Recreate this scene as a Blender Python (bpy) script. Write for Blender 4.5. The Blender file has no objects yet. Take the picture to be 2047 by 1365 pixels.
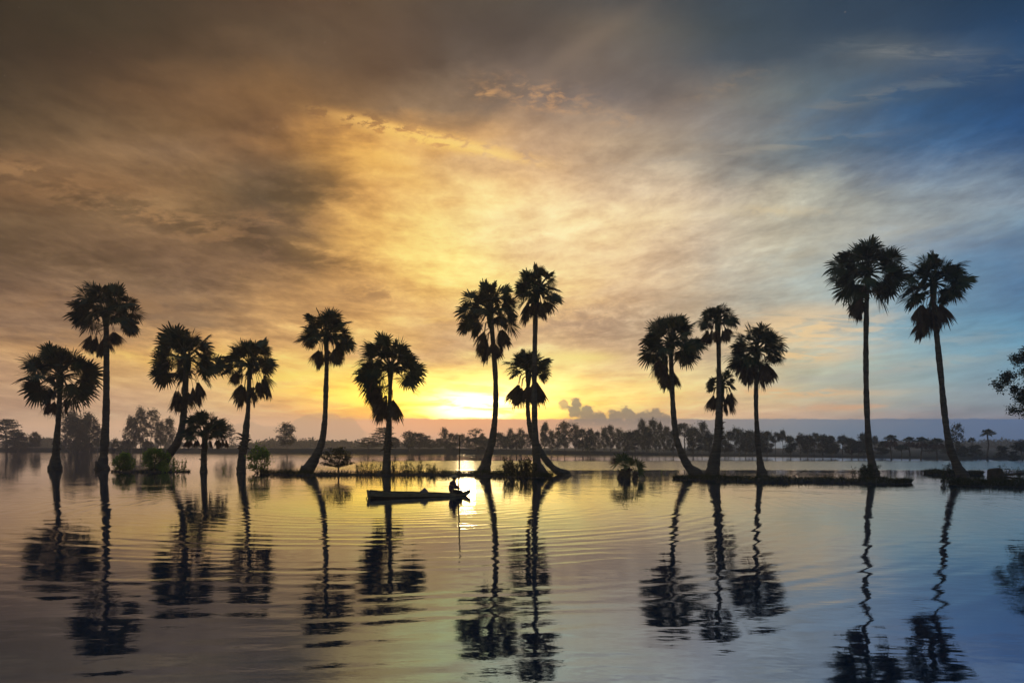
import bpy, math, random
from mathutils import Vector, Matrix
sc = bpy.context.scene
COL = sc.collection
F = 1365.0; CX = 1023.5; HY = 890.0; CAMZ = 2.1      # focal length and horizon measured from the photograph
def R(a): return math.radians(a)
def depth(py): return F * CAMZ / (py - HY)           # distance of a point on the water
def W(px, py, D): return Vector(((px - CX) / F * D, D, CAMZ - (py - HY) / F * D))

# ------------------------------------------------------------------ materials
class Sock:
    def __init__(s, nt, so): s.nt, s.so = nt, so
def _in(nt, sock, v):
    if isinstance(v, Sock): nt.links.new(v.so, sock)
    else: sock.default_value = v
def MA(nt, op, a, b=None, c=None, clamp=False):
    n = nt.nodes.new('ShaderNodeMath'); n.operation = op; n.use_clamp = clamp
    _in(nt, n.inputs[0], a)
    if b is not None: _in(nt, n.inputs[1], b)
    if c is not None: _in(nt, n.inputs[2], c)
    return Sock(nt, n.outputs[0])
def _mk(op):
    return lambda s, o: MA(s.nt, op, s, o)
def _rk(op):
    return lambda s, o: MA(s.nt, op, o, s)
for nm, op in (('add', 'ADD'), ('sub', 'SUBTRACT'), ('mul', 'MULTIPLY'), ('truediv', 'DIVIDE'), ('pow', 'POWER')):
    setattr(Sock, '__%s__' % nm, _mk(op)); setattr(Sock, '__r%s__' % nm, _rk(op))
def MR(nt, v, a, b, c=0.0, d=1.0, mode='SMOOTHSTEP'):
    n = nt.nodes.new('ShaderNodeMapRange'); n.interpolation_type = mode; n.clamp = True
    _in(nt, n.inputs['Value'], v); _in(nt, n.inputs['From Min'], a); _in(nt, n.inputs['From Max'], b)
    _in(nt, n.inputs['To Min'], c); _in(nt, n.inputs['To Max'], d)
    return Sock(nt, n.outputs['Result'])
def MIX(nt, f, a, b, mode='MIX'):
    n = nt.nodes.new('ShaderNodeMix'); n.data_type = 'RGBA'; n.blend_type = mode; n.clamp_factor = True
    _in(nt, n.inputs[0], f)
    for i, v in ((6, a), (7, b)):
        if isinstance(v, Sock): nt.links.new(v.so, n.inputs[i])
        else: n.inputs[i].default_value = (*v[:3], 1)
    return Sock(nt, n.outputs[2])
def POWC(nt, c, p, g):
    a, b, d = [MA(nt, 'MAXIMUM', q, 0.0) for q in SEP(nt, c)]
    return XYZ(nt, MA(nt, 'POWER', a, p) * g, MA(nt, 'POWER', b, p) * g, MA(nt, 'POWER', d, p) * g)
def SHOULDER(nt, c, w):
    out = []
    for q in SEP(nt, c):
        q4 = MA(nt, 'POWER', q / w, 4.0)
        out.append(q / MA(nt, 'POWER', q4 + 1.0, .25))
    return XYZ(nt, *out)
def XYZ(nt, x, y, z=0.0):
    n = nt.nodes.new('ShaderNodeCombineXYZ')
    for i, v in enumerate((x, y, z)): _in(nt, n.inputs[i], v)
    return Sock(nt, n.outputs[0])
def SEP(nt, v):
    n = nt.nodes.new('ShaderNodeSeparateXYZ'); nt.links.new(v.so, n.inputs[0])
    return [Sock(nt, o) for o in n.outputs]
def NOISE(nt, vec, scale, detail=2, rough=.5, dist=0.0, color=False):
    n = nt.nodes.new('ShaderNodeTexNoise'); n.noise_dimensions = '3D'
    if vec is not None: nt.links.new(vec.so, n.inputs['Vector'])
    n.inputs['Scale'].default_value = scale; n.inputs['Detail'].default_value = detail
    n.inputs['Roughness'].default_value = rough; n.inputs['Distortion'].default_value = dist
    return Sock(nt, n.outputs['Color' if color else 'Fac'])
def RAMP(nt, f, stops, mode='LINEAR'):
    n = nt.nodes.new('ShaderNodeValToRGB'); cr = n.color_ramp; cr.interpolation = mode
    _in(nt, n.inputs[0], f)
    while len(cr.elements) < len(stops): cr.elements.new(.5)
    for e, (p, c) in zip(cr.elements, stops):
        e.position = p
    for e, (p, c) in zip(cr.elements, stops):
        e.color = (*c, 1) if len(c) == 3 else c
    return Sock(nt, n.outputs[0])
def lin(c):
    return tuple((v / 255 / 12.92 if v <= 10.3 else ((v / 255 + .055) / 1.055) ** 2.4) for v in c)

def pmat(name, c1, c2, scale=4.0, rough=.8, bump=0.0, bscale=None, stretch=None, spec=.3, sheer=None):
    m = bpy.data.materials.new(name); m.use_nodes = True; nt = m.node_tree
    b = nt.nodes['Principled BSDF']
    tc = nt.nodes.new('ShaderNodeTexCoord'); vec = Sock(nt, tc.outputs['Object'])
    if stretch:
        mp = nt.nodes.new('ShaderNodeMapping'); mp.inputs['Scale'].default_value = stretch
        nt.links.new(vec.so, mp.inputs[0]); vec = Sock(nt, mp.outputs[0])
    n = NOISE(nt, vec, scale, 4, .6)
    col = RAMP(nt, n, [(.3, c1), (.7, c2)])
    nt.links.new(col.so, b.inputs['Base Color'])
    b.inputs['Roughness'].default_value = rough
    b.inputs['Specular IOR Level'].default_value = spec
    if sheer:
        tr = nt.nodes.new('ShaderNodeBsdfTranslucent'); tr.inputs[0].default_value = (*sheer, 1)
        ms = nt.nodes.new('ShaderNodeMixShader'); ms.inputs[0].default_value = .5
        nt.links.new(b.outputs[0], ms.inputs[1]); nt.links.new(tr.outputs[0], ms.inputs[2])
        nt.links.new(ms.outputs[0], nt.nodes['Material Output'].inputs['Surface'])
    if bump:
        h = NOISE(nt, vec, bscale or scale * 3, 5, .65)
        bn = nt.nodes.new('ShaderNodeBump'); bn.inputs['Distance'].default_value = bump
        nt.links.new(h.so, bn.inputs['Height']); nt.links.new(bn.outputs[0], b.inputs['Normal'])
    return m

M = {}
M['trunk'] = pmat('palm_bark', (.055, .047, .038), (.15, .13, .106), 1.6, .9, .05, 3, (1.0, 1.0, 5.0), .15)
M['leaf'] = pmat('palm_leaf', (.014, .032, .009), (.036, .060, .017), 1.2, .55, spec=.3)
M['young'] = pmat('young_palm_leaf', (.035, .075, .016), (.08, .13, .03), 2.0, .55, spec=.3, sheer=(.05, .09, .012))
M['dead'] = pmat('dead_frond', (.055, .034, .024), (.14, .09, .065), 2.0, .85, spec=.15)
M['stub'] = pmat('leaf_base', (.04, .032, .025), (.10, .08, .06), 3.0, .9, spec=.1)
M['bark'] = pmat('tree_bark', (.06, .05, .04), (.16, .14, .11), 3.0, .9, spec=.15)
M['palebark'] = pmat('pale_bark', (.16, .14, .12), (.32, .29, .25), 2.0, .85, spec=.2)
M['fol_d'] = pmat('dark_foliage', (.018, .03, .012), (.045, .06, .022), .8, .7, spec=.2)
M['fol_m'] = pmat('mid_foliage', (.03, .042, .018), (.06, .075, .03), .8, .7, spec=.2)
M['bush'] = pmat('bush_leaf', (.07, .15, .02), (.19, .30, .05), 2.5, .6, spec=.25, sheer=(.34, .56, .05))
M['shrub'] = pmat('shrub_leaf', (.025, .038, .014), (.06, .075, .028), 2.0, .65, spec=.2, sheer=(.05, .06, .015))
M['grass'] = pmat('grass_blade', (.022, .028, .010), (.07, .075, .028), 1.5, .7, spec=.2, sheer=(.05, .055, .015))
M['mud'] = pmat('wet_mud', (.022, .018, .013), (.055, .045, .032), 3.0, .7, .05, 6)
M['ground'] = pmat('field_soil', (.014, .021, .016), (.032, .042, .03), .25, .95, .1, 1.0)
M['hull'] = pmat('weathered_wood', (.13, .105, .073), (.33, .27, .19), 2.0, .75, .006, 18, (1.5, 12, 12), .2)
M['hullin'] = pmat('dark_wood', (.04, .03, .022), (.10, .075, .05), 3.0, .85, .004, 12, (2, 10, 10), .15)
M['shirt'] = pmat('purple_cloth', (.07, .045, .085), (.12, .08, .13), 12, .9, spec=.1)
M['trouser'] = pmat('dark_cloth', (.03, .025, .03), (.05, .045, .05), 12, .9, spec=.1)
M['skin'] = pmat('tanned_skin', (.22, .12, .075), (.28, .16, .10), 10, .6, spec=.3)
M['hair'] = pmat('black_hair', (.008, .007, .006), (.02, .018, .016), 20, .5)
M['straw'] = pmat('straw_hat', (.22, .165, .095), (.36, .28, .17), 15, .8, .002, 60, (1, 1, 6), .15)
M['bamboo'] = pmat('bamboo', (.05, .038, .022), (.10, .08, .045), 3, .55, stretch=(1, 1, .4))
M['bundle'] = pmat('bundle_cloth', (.10, .09, .11), (.20, .18, .20), 9, .9, .01, 14)
M['far_fol'] = pmat('far_foliage', (.03, .036, .02), (.05, .058, .032), .1, .9, spec=.1)

# ------------------------------------------------------------------ mesh builder
class MB:
    def __init__(s): s.v, s.f = [], []
    def vert(s, p): s.v.append(tuple(p)); return len(s.v) - 1
    def quad(s, a, b, c, d):
        n = len(s.v); s.v += [tuple(a), tuple(b), tuple(c), tuple(d)]; s.f.append((n, n + 1, n + 2, n + 3))
    def tri(s, a, b, c):
        n = len(s.v); s.v += [tuple(a), tuple(b), tuple(c)]; s.f.append((n, n + 1, n + 2))
    def tube(s, pts, rads, seg=8, cap=True, rng=None, jit=0.0):
        rings = []; n = len(pts); side = None
        for i, p in enumerate(pts):
            t = (pts[min(i + 1, n - 1)] - pts[max(i - 1, 0)])
            t = t.normalized() if t.length > 1e-9 else Vector((0, 0, 1))
            if side is None:
                side = t.cross(Vector((0, 1, 0)) if abs(t.y) < .8 else Vector((1, 0, 0))).normalized()
            side = (side - t * side.dot(t)).normalized(); up = t.cross(side)
            ring = []
            for k in range(seg):
                a = 2 * math.pi * k / seg; r = rads[i]
                if rng and jit: r *= 1 + rng.uniform(-jit, jit)
                ring.append(s.vert(p + side * (math.cos(a) * r) + up * (math.sin(a) * r)))
            rings.append(ring)
        for a, b in zip(rings, rings[1:]):
            for k in range(seg): s.f.append((a[k], a[(k + 1) % seg], b[(k + 1) % seg], b[k]))
        if cap:
            s.f.append(tuple(reversed(rings[0]))); s.f.append(tuple(rings[-1]))
    def mesh(s, name, mat, smooth=False):
        me = bpy.data.meshes.new(name); me.from_pydata(s.v, [], s.f); me.materials.append(mat)
        if smooth: me.polygons.foreach_set('use_smooth', [True] * len(me.polygons))
        me.update(); return me
    def build(s, name, mat, parent=None, smooth=False):
        return link(name, s.mesh(name, mat, smooth), parent)
def link(name, data, parent=None):
    o = bpy.data.objects.new(name, data); COL.objects.link(o)
    if parent: o.parent = parent
    return o
def tag(o, label=None, cat=None, group=None, kind=None):
    if label: o['label'] = label
    if cat: o['category'] = cat
    if group: o['group'] = group
    if kind: o['kind'] = kind
    return o
def thing(name, loc, label, cat, group=None, rz=0, scale=None):
    o = link(name, None); o.location = loc; o.rotation_euler = (0, 0, rz)
    if scale: o.scale = scale
    return tag(o, label, cat, group)

def catmull(P, n):
    """n points along a smooth curve through rows of numbers"""
    out = []; k = len(P)
    for i in range(n):
        t = i / (n - 1) * (k - 1); j = min(int(t), k - 2); u = t - j
        p0, p1, p2, p3 = P[max(j - 1, 0)], P[j], P[j + 1], P[min(j + 2, k - 1)]
        out.append(tuple(.5 * (2 * b + (c - a) * u + (2 * a - 5 * b + 4 * c - d) * u * u + (3 * b - 3 * c + d - a) * u ** 3)
                         for a, b, c, d in zip(p0, p1, p2, p3)))
    return out

# ------------------------------------------------------------------ palms
def fan_leaf(mb, hub, d, nrm, L, rng, nseg=26, spread=250, droop=.22, cup=.3, thick=1.0):
    d = d.normalized(); side = d.cross(nrm).normalized(); nrm = side.cross(d).normalized()
    half = R(spread / 2); da = 2 * half / nseg
    for i in range(nseg):
        a = -half + (i + .5) * da + rng.uniform(-.12, .12) * da
        e = d * math.cos(a) + side * math.sin(a)
        q = side * math.cos(a) - d * math.sin(a)
        l = L * (.70 + .34 * math.cos(a * .6)) * rng.uniform(.82, 1.1)
        dr = droop * rng.uniform(.6, 1.6); cu = cup * (1 - math.cos(a)) * .5
        w = math.tan(da / 2) * l * .56 * 1.1 * thick
        tw = rng.uniform(-.4, .4)
        def pt(t, ww, s):
            return hub + e * (l * t) + q * (ww * s) + nrm * (l * cu * t - .02 * s * L + tw * ww * s) + Vector((0, 0, -dr * l * t * t * t))
        p = [pt(.04, w * .06, -1), pt(.04, w * .06, 1), pt(.56, w, 1), pt(.56, w, -1), pt(.84, w * .60, 1), pt(.84, w * .60, -1), pt(1.02, 0, 0)]
        n = len(mb.v); mb.v += [tuple(x) for x in p]
        mb.f += [(n, n + 1, n + 2, n + 3), (n + 3, n + 2, n + 4, n + 5), (n + 5, n + 4, n + 6)]

def sph(az, el): return Vector((math.cos(el) * math.cos(az), math.cos(el) * math.sin(az), math.sin(el)))

def palm_crown(mb, o, Rm, rng, n=34, elmin=-38, flat=1.0, nseg=30, petr=.035, extra=(), top=1.0):
    g = 2.39996; ph = rng.uniform(0, 6.28)
    n = round(n * .94)
    for k in range(n):
        f = (k + .5) / n
        el = R(82 - (76 - elmin) * f ** .85) + rng.uniform(-.13, .13)
        az = ph + k * g + rng.uniform(-.25, .25)
        if el < R(-4) and abs(math.cos(az)) < .5: az += .9 if math.sin(2 * az) > 0 else -.9; el = max(el, R(-16)) if abs(math.cos(az)) < .5 else el
        one_leaf(mb, o, az, el, Rm * rng.uniform(.76, 1.08), rng, nseg, petr, flat)
    for k in range(max(4, n // 3)):        # younger fronds filling the heart of the crown
        one_leaf(mb, o, rng.uniform(0, 6.28), R(rng.uniform(-5, 75)), Rm * rng.uniform(.5, .74), rng, nseg, petr, flat)
    for (px, pz) in extra:                 # single fronds that stick out of the outline
        el = math.atan2(pz, abs(px)); az = 0 if px > 0 else math.pi
        one_leaf(mb, o, az + rng.uniform(-.3, .3), el, math.hypot(px, pz) * Rm, rng, nseg, petr, flat)

def one_leaf(mb, o, az, el, Rl, rng, nseg, petr, flat):
    d = sph(az, el); d.z *= flat
    pl = Rl * rng.uniform(.52, .66)
    hub = o + d * pl + Vector((0, 0, -.10 * pl * math.cos(el)))
    mid = o + d * pl * .5 + Vector((0, 0, .03 * pl))
    mb.tube([o + d * .1, mid, hub], [petr * 1.3, petr, petr * .7], 4, False)
    d2 = (d + Vector((0, 0, -.30 * math.cos(el)))).normalized()
    side = Vector((-math.sin(az), math.cos(az), 0))
    nrm = side.cross(d2) * -1
    nrm = (Matrix.Rotation(rng.uniform(-1.45, 1.45), 3, d2) @ nrm)
    if nrm.z < 0 and el < 1.2: nrm = -nrm
    fan_leaf(mb, hub, d2, nrm, Rl - pl, rng, nseg, rng.uniform(220, 290), rng.uniform(.06, .24), rng.uniform(.0, .35))

def dead_leaf(mb, o, az, length, blade, rng, out=.3, nseg=16):
    d = sph(az, 0)
    mid = o + d * (out * .8) + Vector((0, 0, -length * .35))
    hub = o + d * out + Vector((0, 0, -length))
    mb.tube([o, mid, hub], [.03, .028, .02], 4, False)
    dd = Vector((d.x * .25 + rng.uniform(-.15, .15), d.y * .25 + rng.uniform(-.15, .15), -1)).normalized()
    for t in range(2):
        fan_leaf(mb, hub, dd, (Matrix.Rotation(rng.uniform(-1.5, 1.5), 3, dd) @ Vector((-d.y, d.x, 0))).cross(dd),
                 blade * rng.uniform(.8, 1.15), rng, nseg, rng.uniform(36, 84), .1, .4, 1.0)

def spikes(mb, pts, rads, f0, f1, n, ln, rng, droop=-.2):
    k = len(pts)
    for i in range(n):
        t = (f0 + (f1 - f0) * (i + rng.random()) / n) * (k - 1); j = min(int(t), k - 2)
        p = pts[j].lerp(pts[j + 1], t - j); r = rads[j]
        az = i * 2.4 + rng.uniform(-.4, .4); d = sph(az, R(rng.uniform(-15, 45)))
        l = ln * rng.uniform(.4, 1.0) * (1.0 if rng.random() < .85 else 2.2)
        q = p + d * (r * .8)
        mb.tube([p, q, q + d * l * .5, q + d * l + Vector((0, 0, droop * l))], [.07, .07, .045, .012], 4)

def palm(name, seed, D, trunk, o, Rpx, label, n=34, elmin=-38, flat=1.0, dead=(), stubs=None, extra=(), root=()):
    """trunk: rows (px, py, width in px) from the foot up; o: where the fronds leave the trunk; dead: (px, py of the frond's tip)"""
    rng = random.Random(seed)
    base = W(trunk[0][0], HY, D); base.z = 0
    t = thing(name, base, label, 'palm tree', 'sugar palms standing along the flooded strip')
    m = D / F
    rows = [(W(a, b, D) - base, w * m / 2 * (.78 if q == 0 else .70)) for q, (a, b, w) in enumerate(trunk)]
    foot = rows[0][0].copy(); foot.z = -.5
    rows = [(foot, rows[0][1] * 1.05)] + rows
    lean = rng.uniform(-.35, .35)
    flatrows = [(p.x, p.y + lean * math.sin(max(p.z, 0) * .25), p.z, r) for p, r in rows]
    cur = catmull(flatrows, 90)
    pts = [Vector(c[:3]) for c in cur]
    rads = [c[3] * (1 + .035 * math.sin(c[2] * 9) + rng.uniform(-.05, .05) + .05 * math.sin(c[2] * 2.3 + seed)) for c in cur]
    mb = MB(); mb.tube(pts, rads, 14, True, rng, .035)
    for rt in root:
        rp = [(W(a, b, D) - base, w * m / 2) for a, b, w in rt]
        rc = catmull([(p.x, p.y - .15, p.z, r) for p, r in rp], 24)
        mb.tube([Vector(c[:3]) for c in rc], [max(.02, c[3] * (1 + rng.uniform(-.08, .08))) for c in rc], 10, True, rng, .05)
    mb.build('trunk', M['trunk'], t, True)
    oc = W(o[0], o[1] - 6, D) - base; oc.y = pts[-1].y
    cr = MB(); palm_crown(cr, oc, Rpx * m, rng, n, elmin, flat, 26, .035, extra)
    cr.tube([oc - Vector((0, 0, 1.2)), oc - Vector((0, 0, .5)), oc + Vector((0, 0, .1)), oc + Vector((0, 0, .5))], [rads[-1], rads[-1] * 1.5, rads[-1] * 1.6, .1], 8, True, rng, .1)
    cr.build('crown', M['leaf'], t)
    if dead:
        de = MB()
        for (a, b) in dead:
            tip = W(a, b, D) - base; dx = tip.x - oc.x; dz = oc.z - tip.z
            bl = min(1.35, dz * .62)
            for rep in range(2):
                az = (math.atan2(rng.uniform(-.5, .5), dx) if abs(dx) > .25 else rng.uniform(0, 6.28))
                top = oc + Vector((0, 0, -.1)); j = min(range(len(pts)), key=lambda i: abs(pts[i].z - (tip.z + bl)))
                hold = pts[j].copy(); hold.z = min(oc.z, tip.z + bl * 1.7); hold.x = oc.x * .5 + pts[j].x * .5
                dead_leaf(de, hold, az, max(.1, hold.z - tip.z - bl), bl * rng.uniform(.85, 1.1), rng, abs(tip.x - hold.x) * rng.uniform(.7, .9) + .15)
        de.build('dead_fronds', M['dead'], t)
    if stubs:
        st = MB(); f0, f1, ns, ln = stubs
        spikes(st, pts, rads, f0, f1, ns, ln, rng)
        st.build('stub_collar', M['stub'], t)
    return t

def build_palms():
    d = depth
    palm('sugar_palm', 1, d(938), [(110, 938, 33), (113, 905, 20), (118, 860, 15), (122, 815, 13), (124, 765, 13)], (124, 758), 79,
         'stout palm with wide shaggy crown, leaning up at the far left of the water', 36, -42, dead=[(108, 832), (132, 828), (118, 838)], stubs=(.42, .5, 14, .25),
         extra=[(.9, -.55), (.95, -.2), (-.9, -.35), (.55, -.75)])
    palm('sugar_palm', 2, d(938), [(205, 938, 31), (206, 915, 24), (207, 880, 21), (208, 820, 18), (209, 750, 16), (211, 690, 15), (213, 635, 13)], (213, 632), 75,
         'tallest palm of the left-hand group, straight trunk and brown skirt beside the shaggy palm', 38, -32, dead=[(190, 708), (200, 716), (205, 704), (231, 694), (182, 700)], extra=[(-.75, -.45), (.8, -.35)],
         root=[[(205, 930, 26), (198, 937, 14), (190, 941, 5)]])
    palm('sugar_palm', 3, d(940), [(325, 935, 26), (336, 912, 24), (355, 885, 21), (366, 850, 18), (371, 800, 16), (374, 735, 14)], (376, 725), 78,
         'palm leaning out of the green bushes, trunk curving up to the right', 36, -36, dead=[(358, 812), (366, 822), (394, 806), (400, 796), (375, 815)], extra=[(-.95, -.45), (.95, -.3), (-.8, -.55), (.75, -.6)])
    palm('sugar_palm', 4, d(943), [(407, 943, 19), (408, 920, 16), (409, 900, 15), (410, 875, 12)], (411, 874), 56,
         'short young palm with a wide collar of brown dead fronds', 24, -8, .95, dead=[(375, 893), (384, 894), (440, 893), (455, 893), (405, 897), (420, 896), (395, 895), (432, 896)], stubs=(.05, .8, 60, .14))
    palm('sugar_palm', 5, d(942), [(482, 942, 25), (484, 910, 20), (489, 885, 20), (492, 850, 17), (495, 820, 12), (498, 740, 12)], (499, 735), 66,
         'palm with spiky leaf stubs round its mid trunk below a thick brown skirt', 30, -22, dead=[(480, 800), (490, 808), (505, 804), (518, 796), (535, 782), (470, 770), (528, 790), (498, 806)], stubs=(.38, .58, 50, .42), extra=[(.85, .1), (-.6, -.4)])
    palm('sugar_palm', 6, d(945), [(612, 945, 34), (628, 918, 27), (642, 885, 20), (648, 840, 15), (650, 780, 14), (652, 720, 12), (651, 680, 11)], (651, 676), 65,
         'palm with strongly bowed trunk rising from the grassy strip, neat round crown', 36, -30, dead=[(637, 734), (644, 736), (652, 734), (666, 732), (672, 730)],
         root=[[(610, 940, 24), (603, 944, 12), (598, 947, 4)]])
    palm('sugar_palm', 7, d(949), [(772, 949, 24), (774, 915, 22), (776, 885, 20), (778, 850, 16), (780, 800, 12), (781, 750, 12)], (781, 742), 80,
         'thick upright palm behind the boat stern with ragged spreading crown', 30, -30, dead=[(760, 832), (768, 838), (778, 836), (788, 828), (755, 812), (750, 796)], stubs=(.42, .56, 34, .22), extra=[(.95, .05), (.8, -.6), (-.9, -.45), (-.6, -.7), (.9, -.1)])
    palm('sugar_palm', 8, d(947), [(966, 947, 36), (975, 915, 25), (984, 880, 20), (990, 830, 16), (991, 770, 15), (987, 700, 14), (981, 635, 13)], (980, 628), 74,
         'tall palm with flared foot just beyond the bow of the boat', 36, -34, dead=[(962, 716), (970, 722), (978, 720), (996, 700), (1002, 694), (966, 700)], extra=[(.85, -.5), (-.85, -.35), (-.55, -.65)])
    palm('sugar_palm', 9, d(951), [(1078, 951, 31), (1074, 930, 27), (1071, 895, 22), (1069, 850, 18), (1068, 780, 15), (1069, 700, 14), (1071, 600, 13)], (1072, 588), 60,
         'tallest central palm, straight trunk crossing in front of a shorter palm', 30, -28, dead=[(1056, 640), (1064, 640), (1074, 638), (1082, 634), (1088, 632)], extra=[(.75, -.5), (-.6, -.5)],
         root=[[(1074, 930, 20), (1086, 944, 16), (1098, 953, 8)]])
    palm('sugar_palm', 10, d(949), [(1132, 948, 22), (1112, 940, 20), (1092, 920, 19), (1076, 895, 18), (1062, 865, 17), (1056, 830, 12), (1055, 790, 11), (1056, 752, 11)], (1056, 744), 56,
         'shorter palm behind the tall central one, its foot bending out to the right', 30, -14, .9, dead=[(1036, 806), (1044, 812), (1052, 810), (1064, 806), (1070, 800)], stubs=(.5, .62, 30, .22),
         root=[[(1112, 940, 16), (1130, 949, 10), (1152, 952, 4)]])
    palm('sugar_palm', 11, d(949), [(1392, 949, 34), (1376, 932, 25), (1362, 905, 20), (1351, 870, 17), (1345, 810, 15), (1342, 740, 14), (1341, 700, 13)], (1341, 692), 70,
         'palm arching left from the tip of the grassy islet', 36, -30, dead=[(1316, 754), (1324, 756), (1340, 776), (1348, 778), (1330, 758)], extra=[(.92, -.3), (.8, -.5), (-.95, -.4)])
    palm('sugar_palm', 12, d(950), [(1421, 950, 30), (1427, 915, 25), (1433, 880, 20), (1436, 830, 17), (1437, 750, 13), (1436, 660, 12)], (1435, 648), 43,
         'upright palm with small crown high above another crown on its trunk', 24, -22, dead=[(1416, 684), (1426, 686), (1436, 686), (1446, 684), (1452, 680)])
    palm('sugar_palm', 13, d(948.5), [(1430, 948, 20), (1434, 905, 17), (1438, 860, 14), (1440, 800, 12), (1441, 780, 11)], (1441, 776), 40,
         'short palm pressed against a thick trunk, its crown only halfway up', 18, -18, dead=[(1424, 820), (1432, 824), (1450, 824), (1458, 812), (1464, 806)], stubs=(.52, .66, 26, .38))
    palm('sugar_palm', 14, d(948), [(1523, 948, 25), (1518, 920, 18), (1513, 880, 15), (1509, 820, 12), (1509, 760, 12), (1511, 715, 11)], (1511, 708), 65,
         'slim palm with round crown rising from the middle of the grassy islet', 32, -34, dead=[(1488, 764), (1496, 766), (1504, 766), (1522, 766), (1530, 764), (1480, 758)], extra=[(.85, -.2), (-.8, -.45)])
    palm('sugar_palm', 15, d(951), [(1747, 951, 30), (1743, 920, 21), (1739, 880, 17), (1737, 800, 15), (1735, 700, 14), (1733, 600, 13), (1733, 560, 12)], (1733, 552), 83,
         'tallest palm of all with near-black ragged crown, on the far end of the islet', 38, -42, dead=[(1716, 640), (1720, 634)], extra=[(-.8, -.5), (.55, -.8), (.8, -.4), (-.45, -.8), (.8, .3), (-.85, .3)])
    palm('sugar_palm', 16, d(953), [(1925, 953, 30), (1910, 925, 23), (1897, 890, 19), (1887, 830, 16), (1880, 760, 15), (1873, 690, 15), (1867, 620, 13), (1866, 580, 12)], (1866, 572), 73,
         'tall dark palm leaning left, rooted beside the broken stump', 34, -42, dead=[(1838, 650), (1846, 656), (1856, 668), (1870, 652), (1880, 646), (1858, 664)], extra=[(.85, -.25), (.7, -.5), (-.75, -.5), (-.85, -.2)])

def sapling(seed, px, py, stem_w, stem_h, leaves, label):
    rng = random.Random(seed); D = depth(py); m = D / F
    base = W(px, HY, D); base.z = 0
    t = thing('palm_sapling', base, label, 'palm tree', 'palm saplings in the open water')
    mb = MB(); h = stem_h * m; w = stem_w * m / 2
    pts = [Vector((.15 * w * i, 0, -.3 + (h + .3) * i / 6)) for i in range(7)]
    rads = [w * 1.1, w * 1.05, w, w * .95, w * .9, w * .7, w * .35]
    mb.tube(pts, rads, 10, True, rng, .12); spikes(mb, pts, rads, .2, .9, 22, w * .7, rng, .3)
    mb.build('trunk', M['stub'], t)
    cr = MB(); de = MB(); top = pts[-1]
    for (dx, dy, L, dead) in leaves:
        hub = Vector((dx * m, rng.uniform(-.2, .2), dy * m)); q = de if dead else cr
        q.tube([top - Vector((0, 0, .2)), top.lerp(hub, .5) + Vector((0, 0, .05)), hub], [.03, .025, .018], 4, False)
        d = (hub - top); d.y += rng.uniform(-.1, .1)
        if dead == 2: d = Vector((rng.uniform(-.2, .2), 0, -1))
        nrm = Vector((rng.uniform(-.4, .4), -1, rng.uniform(-.2, .4))).normalized()
        fan_leaf(q, hub, d.normalized(), nrm, L * m, rng, 12, 80 if dead else 180, .10, .2, .85)
    cr.build('crown', M['young'], t)
    if de.f: de.build('dead_fronds', M['dead'], t)

# ------------------------------------------------------------------ leafy trees and bushes
def leafquad(mb, p, l, w, rng, hang=0.0):
    d = Vector((rng.gauss(0, 1), rng.gauss(0, 1), rng.gauss(0, 1) * (1 - hang) - hang * 1.5)).normalized()
    s = d.cross(Vector((rng.gauss(0, 1), rng.gauss(0, 1), rng.gauss(0, 1)))).normalized() * (w / 2)
    a = p - d * (l / 2); b = p + d * (l / 2); n = len(mb.v)
    mb.v += [tuple(a), tuple(p + s), tuple(b), tuple(p - s)]; mb.f.append((n, n + 1, n + 2, n + 3))
def clump(mb, c, r, n, l, w, rng, hang=0.0, flat=1.0):
    for i in range(n):
        p = Vector((rng.gauss(0, .5), rng.gauss(0, .5), rng.gauss(0, .5) * flat))
        leafquad(mb, c + p * r, l * rng.uniform(.7, 1.3), w * rng.uniform(.7, 1.3), rng, hang)
def limb(mb, a, b, r0, r1, rng, wob=.08, k=5, seg=5):
    L = (b - a).length
    pts = [a.lerp(b, i / k) + Vector((rng.uniform(-1, 1), rng.uniform(-1, 1), rng.uniform(-.5, .5))) * (wob * L * math.sin(math.pi * i / k)) for i in range(k + 1)]
    mb.tube(pts, [r0 + (r1 - r0) * i / k for i in range(k + 1)], seg)

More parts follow.
